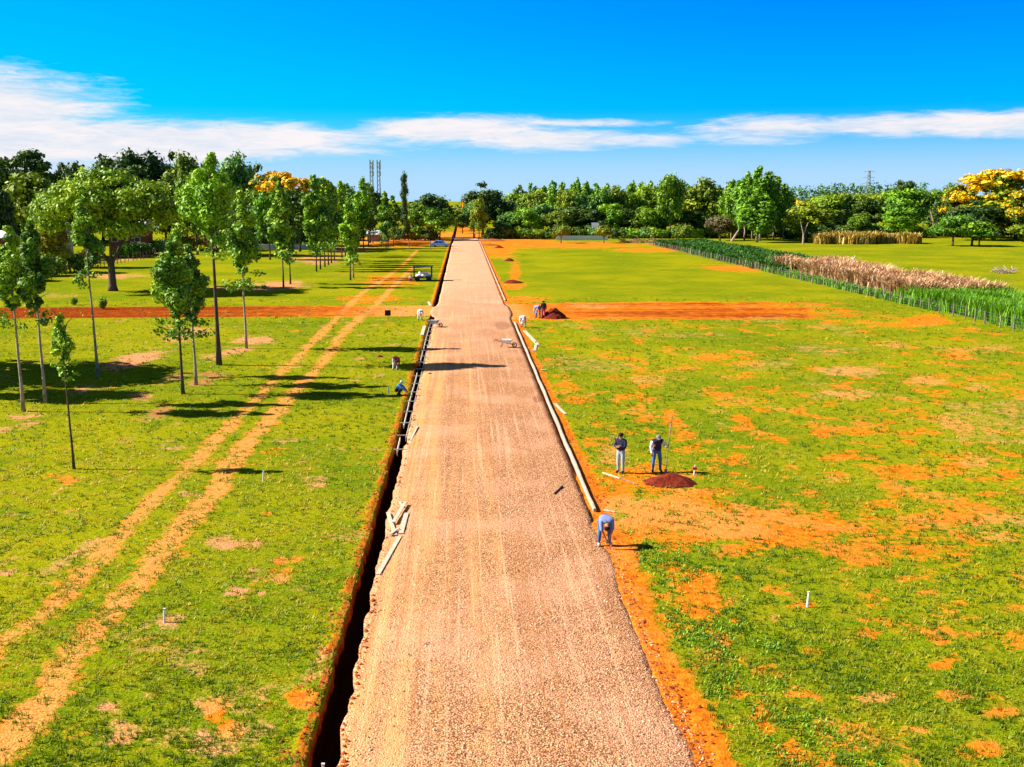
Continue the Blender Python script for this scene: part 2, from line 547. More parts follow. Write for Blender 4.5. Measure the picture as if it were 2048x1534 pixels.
# soil thrown out along the trench, the orange verge right of the road, soil behind the kerb
el_, er_ = trench_edges(GV)
sp = np.clip(1.15 - np.abs(GU - (el_ - 0.18)) / (0.10 + .85 * np.clip(fbm(GV * .42, GU * .3 + 40, 3) - .25, 0, 1)) - .35 * WARP, 0, 1) * (GV < 107) * (GU < el_ + .6)
D = np.maximum(D, sp * .62); Q = np.maximum(Q, sp * .55)
sp2 = np.clip(1.25 - np.abs(GU - el_ + .2) / .5, 0, 1) * (GV > 120) * (GV < 300) * (GU < el_ + .6)
D = np.maximum(D, sp2 * .6)
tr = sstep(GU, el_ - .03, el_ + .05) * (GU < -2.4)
D = np.maximum(D, tr); Q = np.maximum(Q, tr * 2.2)  # trench interior: mask pushed high so its shade is painted near-black
vg = np.clip(1.35 - np.abs(GU - 5.30 - .12 * np.sin(GV * .4)) / .52 - .8 * WARP, 0, 1) * (1 - sstep(GV, 36, 40))
D = np.maximum(D, vg * 1.1); Q = np.maximum(Q, vg * .12)
kb = np.clip(1.3 - np.abs(GU - 5.42) / (.15 + .75 * np.clip(fbm(GV * .3, GU * .2 + 2.2, 3) - .2, 0, 1)) - .5 * WARP, 0, 1) * (GV > 36)
D = np.maximum(D, kb * .85); Q = np.maximum(Q, kb * .45)
under = (GU > -2.6) & (GU < 5.2)
D = np.where(under, 1.0, D)
# general thinness of the grass on the right-hand field and a little everywhere
rf = (GU > 5.4) * (GU < 50) * sstep(GV, 14, 40) * (1 - sstep(GV, 100, 135))
n1 = fbm(GX * .16, GY * .13, 4)
n2 = fbm(GX * .55 + 50, GY * .35, 4)
P = np.maximum(P, rf * sstep(n1, .42, .68) * .42)
D = np.maximum(D, rf * sstep(n2, .44, .74) * .66)
D = np.maximum(D, (GU > 5.4) * (GU < 50) * sstep(fbm(GX * 1.1 + 5, GY * .9, 4), .52, .72) * (1 - sstep(GV, 60, 120)) * .62)
D = np.maximum(D, (GU < -3) * sstep(fbm(GX * .5 + 9, GY * .4 + 70, 4), .60, .85) * .5 * (GV < 120))
P = np.maximum(P, (GU < -3) * sstep(fbm(GX * .6 + 29, GY * .5 + 30, 4), .56, .80) * .55 * (GV < 130))

nv, nu = GU.shape
idx = np.arange(nv * nu).reshape(nv, nu)
F = np.stack([idx[:-1, :-1], idx[:-1, 1:], idx[1:, 1:], idx[1:, :-1]], -1).reshape(-1, 4)
V = np.stack([GX, GY, GZ], -1).reshape(-1, 3)
soil = np.stack([D, P, Q], -1).reshape(-1, 3)


def soil_at(x, y):
    """nearest-vertex lookup of the masks"""
    u, v = xy2uv(x, y)
    i = np.clip(np.searchsorted(vl, v), 0, nv - 1)
    j = np.clip(np.searchsorted(ul, u), 0, nu - 1)
    return D[i, j], P[i, j], Q[i, j]


def ground_material():
    m, nt, b = new_mat('field_ground')
    tc = nt.n('ShaderNodeTexCoord').outputs['Object']
    s = nt.n('ShaderNodeSeparateXYZ')
    nt.l(nt.attr('soil', 'Vector'), s.inputs[0])
    d, p, q = s.outputs
    nf = nt.noise(3.2, tc, 6, .68)
    nm = nt.noise(.9, tc, 5, .6)
    nl = nt.noise(.07, tc, 4, .55)
    nh = nt.noise(17.0, tc, 3, .6)
    rag = nt.math('ADD', nt.math('MULTIPLY', nt.math('SUBTRACT', nf, .5), 1.25), nt.math('MULTIPLY', nt.math('SUBTRACT', nm, .5), .9))
    rag = nt.math('ADD', rag, nt.math('MULTIPLY', nt.math('SUBTRACT', nh, .5), .5))
    # grass: greens and yellow-greens in several scales
    g = nt.mix(nt.step(nl, .35, .65), (.125, .19, .001), (.275, .27, .001))
    g = nt.mix(nt.math('MULTIPLY', nt.step(nt.noise(.22, tc, 5, .65), .48, .68), .6), g, (.085, .165, .001))
    g = nt.mix(nt.math('MULTIPLY', nt.step(nm, .42, .70), .5), g, (.36, .26, .008))
    g = nt.mix(nt.math('MULTIPLY', nt.step(nf, .52, .32), .8), g, (.055, .125, .003))
    g = nt.mix(nt.math('MULTIPLY', nt.step(nh, .50, .75), .75), g, (.52, .33, .06))
    g = nt.mix(nt.math('MULTIPLY', nt.step(nh, .47, .30), .75), g, (.022, .05, .002))
    ora = nt.mix(nt.step(nf, .3, .7), (.44, .085, .004), (.84, .240, .016))
    salmon = nt.mix(nt.step(nh, .35, .65), (.48, .165, .030), (.80, .34, .085))
    ora = nt.mix(nt.math('MAXIMUM', nt.math('MULTIPLY', nt.step(nt.noise(.33, tc, 4, .6), .46, .70), .55), nt.step(p, .26, .50)), ora, salmon)
    pal = nt.mix(nt.step(nh, .35, .65), (.44, .15, .055), (.72, .34, .16))
    red = nt.mix(nt.step(nf, .35, .65), (.065, .011, .004), (.36, .060, .009))
    k = lambda v, lo, hi: nt.step(nt.math('ADD', v, nt.math('MULTIPLY', rag, 1.0)), lo, hi)
    c = nt.mix(k(p, .30, .80), g, pal)
    c = nt.mix(k(d, .32, .76), c, ora)
    c = nt.mix(k(q, .34, .90), c, red)
    c = nt.mix(nt.step(q, 1.0, 1.5), c, (.010, .004, .003))  # painted shade of the trench walls and floor
    nt.l(c, b.inputs['Base Color'])
    b.inputs['Roughness'].default_value = 1.0
    b.inputs['Specular IOR Level'].default_value = 0.0
    bn = nt.n('ShaderNodeBump')
    bn.inputs['Strength'].default_value = 1.0
    bn.inputs['Distance'].default_value = 0.09
    nt.l(nt.math('ADD', nf, nt.math('MULTIPLY', nh, .35)), bn.inputs['Height'])
    nt.l(bn.outputs[0], b.inputs['Normal'])
    return m


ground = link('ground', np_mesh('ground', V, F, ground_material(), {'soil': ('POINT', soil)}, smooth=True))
tag(ground, 'wide flat field of patchy green grass and bare orange soil', kind='structure')

# ------------------------------------------------------------------ gravel road
ru = np.linspace(0, 1, 30)
rv = vl[(vl > 9.5) & (vl < 345)]
el_, er_ = trench_edges(rv)
on = ((rv > TR_A0) & (rv < TR_A1)) | ((rv > TR_B0) & (rv < TR_B1))
fan = np.exp(-((rv - 114.5) / 6.0) ** 4) * (.8 + .5 * vnoise(rv * .9, 77.7))
left = np.where(on, er_, -2.75 + .12 * vnoise(rv * .8, 5.5)) - fan * .8
right = np.where((rv > 37), 4.84, 4.95 + .3 * (vnoise(rv * .33, 31.7) - .5) + .12 * (vnoise(rv * 5.9, 3.7) - .5)) + np.where(rv > 37, .05 * (vnoise(rv * 2, 9.9) - .5), 0) + fan * .35
RU = left[:, None] * (1 - ru) + right[:, None] * ru
RVV = np.repeat(rv[:, None], 30, 1)
RX, RY = uv2xy(RU, RVV)
edge = 1 - np.abs(ru * 2 - 1)
RZ = .03 + .07 * (1 - (ru * 2 - 1) ** 2)[None, :] + .03 * (fbm(RU * .8, RVV * .5, 3) - .5) + .03 * (fbm(RU * 3.1, RVV * 3.1, 3) - .5)
_w = (sstep(ru, .93, 1.0)[None, :] * (rv < 38)[:, None])
RZ = RZ * (1 - _w) + (np.maximum(ground_z(RU, RVV), -.01) + .008 - .03 * sstep(ru, .985, 1.0)[None, :]) * _w
sk = lambda e, dz: np.stack([*uv2xy(RU[:, e] + (0.03 if e == 0 else -0.03) * 0, rv), RZ[:, e] - dz], -1)
RVtx = np.stack([RX, RY, RZ], -1)
RVtx = np.concatenate([sk(0, .5)[:, None], RVtx, sk(-1, .35)[:, None]], 1)
n0, n1_ = RVtx.shape[:2]
ii = np.arange(n0 * n1_).reshape(n0, n1_)
RF = np.stack([ii[:-1, :-1], ii[:-1, 1:], ii[1:, 1:], ii[1:, :-1]], -1).reshape(-1, 4)
rpx, rpy = proj(RVtx[..., 0], RVtx[..., 1])
wt = np.zeros(rpx.shape)
for cx, cy, rx, ry in [(990, 606, 48, 4), (955, 606, 25, 3), (945, 563, 34, 2.6), (975, 545, 30, 2.2), (975, 525, 30, 2), (1000, 505, 24, 2)]:
    wt = np.maximum(wt, .55 * np.clip(1.3 - np.sqrt(((rpx - cx) / rx) ** 2 + ((rpy - cy) / ry) ** 2), 0, 1))
dk = np.zeros(rpx.shape)
for cx, cy, rx, ry in [(1005, 652, 18, 9), (940, 470, 40, 3), (1075, 800, 10, 8)]:
    dk = np.maximum(dk, np.clip(1.4 - np.sqrt(((rpx - cx) / rx) ** 2 + ((rpy - cy) / ry) ** 2), 0, 1))
lane = np.zeros(rpx.shape)
uu = np.concatenate([RU[:, :1], RU, RU[:, -1:]], 1); vv = np.repeat(rv[:, None], n1_, 1)
for c0, w0, a0 in [(-1.6, .55, .55), (-.45, .22, .35), (.35, .40, .42), (1.15, .18, .3), (-2.5, .3, .8)]:
    lane = np.maximum(lane, a0 * np.exp(-((uu - c0 - .25 * (vnoise(vv * .07, 4.4 + c0) - .5)) / w0) ** 2))
lane = lane * (1 - .6 * sstep(vv, 60, 140))


def road_material():
    m, nt, b = new_mat('gravel_road')
    tc = nt.n('ShaderNodeTexCoord').outputs['Object']
    s = nt.n('ShaderNodeSeparateXYZ')
    nt.l(nt.attr('wear', 'Vector'), s.inputs[0])
    lane, white, dark = s.outputs
    rot = nt.mapping(tc, (1, 1, 1), (0, 0, -YAW))
    vc = nt.n('ShaderNodeTexVoronoi')
    vc.inputs['Scale'].default_value = 24.0
    nt.l(tc, vc.inputs['Vector'])
    vd = vc.outputs['Distance']
    sep = nt.n('ShaderNodeSeparateColor')
    nt.l(vc.outputs['Color'], sep.inputs[0])
    stone = nt.mix(sep.outputs[0], (.36, .145, .058), (.86, .475, .25))
    stone = nt.mix(nt.step(sep.outputs[1], .82, .98), stone, (.15, .060, .035))
    stone = nt.mix(nt.step(vd, .42, .75), stone, (.17, .065, .024))
    sand = nt.mix(nt.noise(9, tc, 5, .7), (.54, .235, .07), (.83, .43, .16))
    lt = nt.noise(.9, nt.mapping(rot, (1.6, .10, 1)), 5, .6)
    n2 = nt.noise(2.4, tc, 5, .65)
    st = nt.noise(1.0, nt.mapping(rot, (5.5, .05, 1)), 4, .6)
    f = nt.math('ADD', lane, nt.math('MULTIPLY', nt.math('SUBTRACT', lt, .5), 1.3))
    f = nt.math('ADD', f, nt.math('MULTIPLY', nt.math('SUBTRACT', n2, .5), .9))
    f = nt.math('MULTIPLY', nt.step(f, .05, .85), .85)
    c = nt.mix(f, stone, sand)
    c = nt.mix(nt.math('MULTIPLY', nt.step(nt.noise(.25, tc, 3), .4, .7), .35), c, (.76, .39, .24), 'MIX')
    c = nt.mix(nt.math('MULTIPLY', nt.step(nt.math('ADD', white, nt.math('MULTIPLY', nt.math('SUBTRACT', n2, .5), .8)), .2, .9), .7), c, (.66, .42, .29))
    c = nt.mix(nt.math('MULTIPLY', nt.step(nt.math('ADD', dark, nt.math('MULTIPLY', nt.math('SUBTRACT', n2, .5), .8)), .25, .7), .7), c, (.22, .09, .05))
    c = nt.mix(nt.math('MULTIPLY', nt.step(st, .53, .66), .45), c, (.38, .155, .055))
    c = nt.mix(nt.math('MULTIPLY', nt.step(st, .44, .34), .35), c, (.84, .47, .26))
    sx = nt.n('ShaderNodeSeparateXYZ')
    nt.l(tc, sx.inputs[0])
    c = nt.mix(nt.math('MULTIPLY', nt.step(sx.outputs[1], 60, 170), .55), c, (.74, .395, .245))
    nt.l(c, b.inputs['Base Color'])
    b.inputs['Roughness'].default_value = 1.0
    b.inputs['Specular IOR Level'].default_value = 0.0
    bn = nt.n('ShaderNodeBump')
    bn.inputs['Strength'].default_value = .8
    bn.inputs['Distance'].default_value = .03
    h = nt.math('ADD', nt.math('MULTIPLY', vd, -1.0), nt.math('MULTIPLY', nt.noise(7, tc, 5, .7), 1.6))
    nt.l(h, bn.inputs['Height'])
    nt.l(bn.outputs[0], b.inputs['Normal'])
    return m


road = link('road', np_mesh('road', RVtx.reshape(-1, 3), RF, road_material(), {'wear': ('POINT', np.stack([lane, wt, dk], -1).reshape(-1, 3))}, smooth=True))
tag(road, 'straight unpaved road of pinkish gravel running to the far trees', kind='structure')

# loose gravel stones on the near road (real stones, too many to count)
def road_z(u, v):
    return .03 + .07 * (1 - np.clip((u - 1.0) / 3.9, -1, 1) ** 2)


NS = 21000
sv = 16.5 / (1 - rng.random(NS) * (1 - 16.5 / 60))
le, re_ = np.interp(sv, rv, left), np.interp(sv, rv, right)
su = le + .03 + (re_ - le - .06) * rng.random(NS)
spill = rng.random(NS) < .05
su = np.where(spill & (sv < 38), re_ + np.abs(rng.normal(size=NS)) * .16, su)
keep = rng.random(NS) < np.clip(.25 + 1.5 * (fbm(su * .8, sv * .12, 3) - .3), .12, 1)
keep |= (su > re_ - .35) & (rng.random(NS) < .5)
su, sv = su[keep], sv[keep]
n = len(su)
sx, sy = uv2xy(su, sv)
rr = .009 + .026 * rng.random(n) ** 3
a0 = rng.random(n) * 6.28
P4 = []
for k in range(4):
    a = a0 + k * 1.5708 + (rng.random(n) - .5) * .8
    r_ = rr * (.8 + .5 * rng.random(n))
    P4.append(np.stack([sx + r_ * np.cos(a), sy + r_ * np.sin(a), road_z(su, sv) + rr * .1 * rng.random(n)], -1))
top = np.stack([sx + rr * .4 * (rng.random(n) - .5), sy + rr * .4 * (rng.random(n) - .5), road_z(su, sv) + rr * (.9 + .7 * rng.random(n))], -1)
SV = np.stack(P4 + [top], 1).reshape(-1, 3)
b5 = np.arange(n)[:, None] * 5
SF = np.concatenate([b5 + np.array([[k, (k + 1) % 4, 4]]) for k in range(4)], 0)


def stone_material():
    m, nt, b = new_mat('gravel_stone')
    c = nt.mix(nt.attr('tint'), (.20, .08, .04), (.92, .54, .35))
    nt.l(c, b.inputs['Base Color'])
    b.inputs['Roughness'].default_value = .95
    return m


gravel = link('gravel', np_mesh('gravel', SV, SF, stone_material(), {'tint': ('FACE', np.tile(rng.random(n), 4))}))
tag(gravel, 'loose pinkish gravel stones scattered over the near road', kind='stuff')

# ------------------------------------------------------------------ sky, sun, camera
def build_world():
    w = bpy.data.worlds.new('World')
    scene.world = w
    w.use_nodes = True
    nt = NT(w.node_tree)
    bg = w.node_tree.nodes['Background']
    sky = nt.n('ShaderNodeTexSky', sky_type='NISHITA')
    sky.sun_disc = False
    sky.sun_elevation = SUN_EL
    sky.sun_rotation = R(-87.0)
    sky.altitude = 600
    sky.air_density = 1.0
    sky.dust_density = 0.3
    sky.ozone_density = 2.0
    tc = nt.n('ShaderNodeTexCoord').outputs['Generated']
    s = nt.n('ShaderNodeSeparateXYZ')
    nt.l(tc, s.inputs[0])
    X, Y, Z = s.outputs
    el = nt.math('DIVIDE', Z, nt.math('SQRT', nt.math('ADD', nt.math('MULTIPLY', X, X), nt.math('MULTIPLY', Y, Y))))
    az = nt.math('ARCTAN2', X, Y)
    hs = nt.n('ShaderNodeHueSaturation')
    hs.inputs['Saturation'].default_value = .85
    hs.inputs['Value'].default_value = .36
    nt.l(sky.outputs[0], hs.inputs['Color'])
    # deep polarised blue aloft, cyan low down and towards the sun
    up = nt.step(el, .02, .20)
    lr = nt.step(az, -.62, .35)
    deep = nt.mix(lr, SKY_C['aloft_left'], SKY_C['aloft_right'])
    low = nt.mix(lr, SKY_C['low_left'], SKY_C['low_right'])
    hor = nt.mix(nt.step(el, .012, .085), SKY_C['horizon'], low)
    grad = nt.mix(up, hor, deep)
    c = nt.mix(nt.math('MULTIPLY', nt.math('SUBTRACT', 1.0, nt.step(el, .22, .60)), SKY_MIX), hs.outputs[0], grad)
    # clouds: flat bands low over the horizon, by direction
    cv = nt.n('ShaderNodeCombineXYZ')
    nt.l(nt.math('MULTIPLY', az, 9.0), cv.inputs[0])
    nt.l(nt.math('MULTIPLY', el, 60.0), cv.inputs[1])
    n1 = nt.noise(1.0, cv.outputs[0], 7, .62, dist=.6)
    n2 = nt.noise(.35, cv.outputs[0], 4, .5)
    n3 = nt.noise(3.2, cv.outputs[0], 6, .7, dist=.8)
    acc = None
    for px0, px1, py0, py1, k in CLOUDS:
        ca = math.atan(((px0 + px1) / 2 - 1024) / FPX)
        ce = (400 - (py0 + py1) / 2) / FPX * math.cos(ca)
        ra, re = abs(px1 - px0) / 2 / FPX, abs(py1 - py0) / 2 / FPX
        dx = nt.math('DIVIDE', nt.math('SUBTRACT', az, ca), ra)
        dy = nt.math('DIVIDE', nt.math('SUBTRACT', el, ce), re)
        r = nt.math('SQRT', nt.math('ADD', nt.math('MULTIPLY', dx, dx), nt.math('MULTIPLY', dy, dy)))
        wv = nt.math('MULTIPLY', nt.math('SUBTRACT', 1.35, r), k)
        acc = wv if acc is None else nt.math('MAXIMUM', acc, wv)
    dens = nt.math('ADD', acc, nt.math('ADD', nt.math('MULTIPLY', nt.math('SUBTRACT', n1, .5), 1.0), nt.math('ADD', nt.math('MULTIPLY', nt.math('SUBTRACT', n2, .5), .8), nt.math('MULTIPLY', nt.math('SUBTRACT', n3, .5), .7))))
    cl = nt.math('MULTIPLY', nt.step(dens, .12, .85), .97)
    white = nt.mix(nt.step(nt.math('ADD', nt.math('MULTIPLY', n1, .6), nt.math('MULTIPLY', n3, .4)), .34, .60), SKY_C['cloud_dim'], SKY_C['cloud'])
    c = nt.mix(cl, c, white)
    nt.l(c, bg.inputs['Color'])
    bg.inputs['Strength'].default_value = SKY_STR


SKY_STR = 0.084
SKY_MIX = 1.0
SKY_C = dict(aloft_left=(.0, 2.4, 5.1), aloft_right=(.0, 1.3, 5.2), low_left=(.0, 3.7, 5.1), low_right=(.0, 2.8, 5.2), horizon=(2.3, 3.65, 5.0), cloud=(5.0, 4.65, 4.7), cloud_dim=(3.6, 4.0, 4.6))
CLOUDS = [(-300, 800, 240, 320, 1.0), (-280, 232, 162, 345, 1.25), (-100, 600, 258, 326, 1.25), (-60, 420, 250, 318, 1.1), (700, 1120, 238, 292, 1.0), (830, 1350, 262, 306, .75), (960, 1345, 244, 262, .6), (1370, 1720, 236, 290, .8), (1480, 2200, 232, 278, .95), (1850, 2500, 222, 276, 1.1)]
build_world()

sun = bpy.data.lights.new('sun', 'SUN')
sun.energy = 5.0
sun.angle = R(0.5)
sun.color = (1.0, .94, .85)
so = bpy.data.objects.new('sun', sun)
col.objects.link(so)
d = Vector((math.cos(SUN_EL) * math.cos(SUN_AZ), math.cos(SUN_EL) * math.sin(SUN_AZ), -math.sin(SUN_EL)))
so.rotation_euler = d.to_track_quat('-Z', 'Y').to_euler()
so.location = (-60, 20, 60)

cam = bpy.data.cameras.new('camera')
cam.sensor_width = 36.0
cam.lens = 36.0 * FPX / 2048
cam.clip_start = .5
cam.clip_end = 20000
co = bpy.data.objects.new('camera', cam)
col.objects.link(co)
co.location = (0, 0, CAM_H)
co.rotation_euler = (math.pi / 2 - PITCH, 0, 0)
scene.camera = co
scene.view_settings.view_transform = 'Standard'
scene.view_settings.look = 'None'
scene.view_settings.exposure = 1.25
scene.view_settings.gamma = 1.0
scene.cycles.max_bounces = 4
scene.cycles.diffuse_bounces = 2
scene.cycles.transparent_max_bounces = 4

# ------------------------------------------------------------------ vegetation
def leaf_quads(centres, radii, tints, flowers, n, size, rg, flat=0.0, shell=0.35, jit=.26, wt=None):
    """n leaf-sized quads spread through the given clumps"""
    centres = np.asarray(centres, float); radii = np.asarray(radii, float)
    if radii.ndim == 1: radii = np.stack([radii] * 3, -1)
    w = (radii[:, 0] * radii[:, 1]) ** .9
    if wt is not None: w = w * wt
    ci = rg.choice(len(centres), n, p=w / w.sum())
    d = rg.normal(size=(n, 3))
    d /= np.linalg.norm(d, axis=1)[:, None]
    r = (shell + (1.3 - shell) * rg.random(n) ** .75)[:, None]
    pos = centres[ci] + d * radii[ci] * r
    nrm = d + rg.normal(size=(n, 3)) * .45 + np.array([0, 0, .25 + flat])
    nrm /= np.linalg.norm(nrm, axis=1)[:, None]
    a = rg.normal(size=(n, 3))
    t = np.cross(nrm, a)
    t /= np.linalg.norm(t, axis=1)[:, None]
    b = np.cross(nrm, t)
    s = (size * (.6 + .8 * rg.random(n)))[:, None]
    v = np.stack([pos - t * s * .55, pos - b * s * .34 + t * s * .05, pos + t * s * .6, pos + b * s * .34 + t * s * .05], 1)
    tint = np.clip(np.asarray(tints)[ci] + (rg.random(n) - .5) * jit * 2, 0, 1)
    fl = (rg.random(n) < np.asarray(flowers)[ci]).astype(float)
    return v.reshape(-1, 3), np.arange(n * 4).reshape(n, 4), tint, fl


def cube_sphere():
    g = np.array([-1, 0, 1.0])
    V_, F_ = [], []
    for ax in range(3):
        for sg in (-1, 1):
            b = len(V_)
            for i in range(3):
                for j in range(3):
                    p = [0, 0, 0]
                    p[ax] = sg; p[(ax + 1) % 3] = g[i] * sg; p[(ax + 2) % 3] = g[j]
                    V_.append(np.array(p) / np.linalg.norm(p))
            for i in range(2):
                for j in range(2):
                    F_.append([b + i * 3 + j, b + (i + 1) * 3 + j, b + (i + 1) * 3 + j + 1, b + i * 3 + j + 1])
    return np.array(V_), np.array(F_)


CSV, CSF = cube_sphere()


def crown_mesh(cl, n, size, rg, mat, core=.60, **kw):
    c = np.array([k[0] for k in cl]); r = np.array([k[1] for k in cl])
    t = np.array([k[2] for k in cl]); f = np.array([k[3] for k in cl])
    v, q, tint, fl = leaf_quads(c, r, t, f, n, size, rg, wt=np.array([k[4] if len(k) > 4 else 1.0 for k in cl]), **kw)
    # solid blob added inside every clump to block the sun, inner shade tinted in
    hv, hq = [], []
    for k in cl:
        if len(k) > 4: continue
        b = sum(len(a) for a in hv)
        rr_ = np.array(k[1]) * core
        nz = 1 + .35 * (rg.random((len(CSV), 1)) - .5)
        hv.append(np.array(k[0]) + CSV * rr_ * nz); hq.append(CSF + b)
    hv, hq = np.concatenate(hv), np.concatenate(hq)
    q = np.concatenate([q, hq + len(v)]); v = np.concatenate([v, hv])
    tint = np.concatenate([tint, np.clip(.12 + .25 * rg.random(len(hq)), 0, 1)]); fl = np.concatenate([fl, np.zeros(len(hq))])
    return np_mesh('crown', v, q, mat, {'tint': ('FACE', tint), 'flower': ('FACE', fl)})


def trunk_mesh(H, r0, r1, rg, bark, limbs=(), wob=.02, sides=7, lean=(0, 0)):
    m = MB()
    k = 7
    pts, rad = [], []
    for i in range(k):
        t = i / (k - 1)
        pts.append((lean[0] * t * H + wob * H * rg.normal() * .35 * (t > 0), lean[1] * t * H + wob * H * rg.normal() * .35 * (t > 0), H * t - (.1 if i == 0 else 0)))
        rad.append(r0 * (1.35 if i == 0 else 1) * (1 - t) + r1 * t)
    m.tube(pts, rad, sides)
    for a, b, ra, rb in limbs:
        mid = [(a[i] * .5 + b[i] * .5) + (.06 * H * .3 * rg.normal() if i < 2 else .02 * H) for i in range(3)]
        m.tube([a, mid, b], [ra, (ra + rb) / 2, rb], 5)
    return m.mesh('trunk', bark, smooth=True)


def row_crown(H, w, cb, n, size, rg, mat, sparse=.3, tint=.5, top=.5):
    """tall narrow crown of a plantation tree between cb*H and H"""
    cl = []
    L = H * (1 - cb)
    nc = int(18 + L * 2.2)
    for i in range(nc):
        t = (i + rg.random()) / nc
        env = w / 2 * (min(1, (t + .10) * 2.6)) * (1 - max(0, (t - .35) / .65) ** 1.5 * .88)
        a = rg.random() * 6.283
        rad = env * math.sqrt(rg.random()) * .8
        cr = max(.16 * w * .5, env * (.26 + .22 * rg.random()))
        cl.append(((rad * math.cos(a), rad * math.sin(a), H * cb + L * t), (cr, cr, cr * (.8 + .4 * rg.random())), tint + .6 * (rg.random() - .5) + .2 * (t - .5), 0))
    for i in range(int(6 * sparse / .3)):           # thin shoots below the crown
        a = rg.random() * 6.283
        z = H * (cb - .01 - .11 * rg.random())
        rad = w * (.08 + .34 * rg.random())
        cl.append(((rad * math.cos(a), rad * math.sin(a), z), (.17 * w, .17 * w, .09 * w), tint - .1, 0, .10))
    return crown_mesh(cl, n, size, rg, mat, core=.42)


def dome_clumps(H, w, cb, k, rg, tint=.5, flower=0.0, gap=0.0, flat=.7, crad=.20, core=True):
    """broad crown: clumps over a half-dome with a ragged skin"""
    cl = []
    L = H * (1 - cb)
    for i in range(k):
        u = rg.random()
        el_a = math.asin(min(1, (u * 1.12 - .12))) if u > .11 else -.35 * rg.random()
        a = i * 2.39996 + rg.random() * .7
        rr = (.66 + .30 * rg.random()) * (.86 if el_a > .85 else 1)
        c = (w / 2 * rr * math.cos(el_a) * math.cos(a), w / 2 * rr * math.cos(el_a) * math.sin(a), H * cb + L * .36 + L * .58 * rr * math.sin(el_a))
        cr = w * crad * (.55 + .7 * rg.random())
        f = flower * (1 if rg.random() < .72 else .12) * (1.0 if math.sin(el_a) > -.05 else .3)
        cl.append((c, (cr, cr, cr * flat * (.8 + .4 * rg.random())), tint + .62 * (rg.random() - .5), min(1, f)))
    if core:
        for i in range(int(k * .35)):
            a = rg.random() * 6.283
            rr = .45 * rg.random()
            cl.append(((w / 2 * rr * math.cos(a), w / 2 * rr * math.sin(a), H * cb + L * (.2 + .5 * rg.random())), (w * crad, w * crad, w * crad * .7), tint - .35, 0))  # inner clumps tinted darker, crown shade put into their colour
    return cl


PROTO = {}


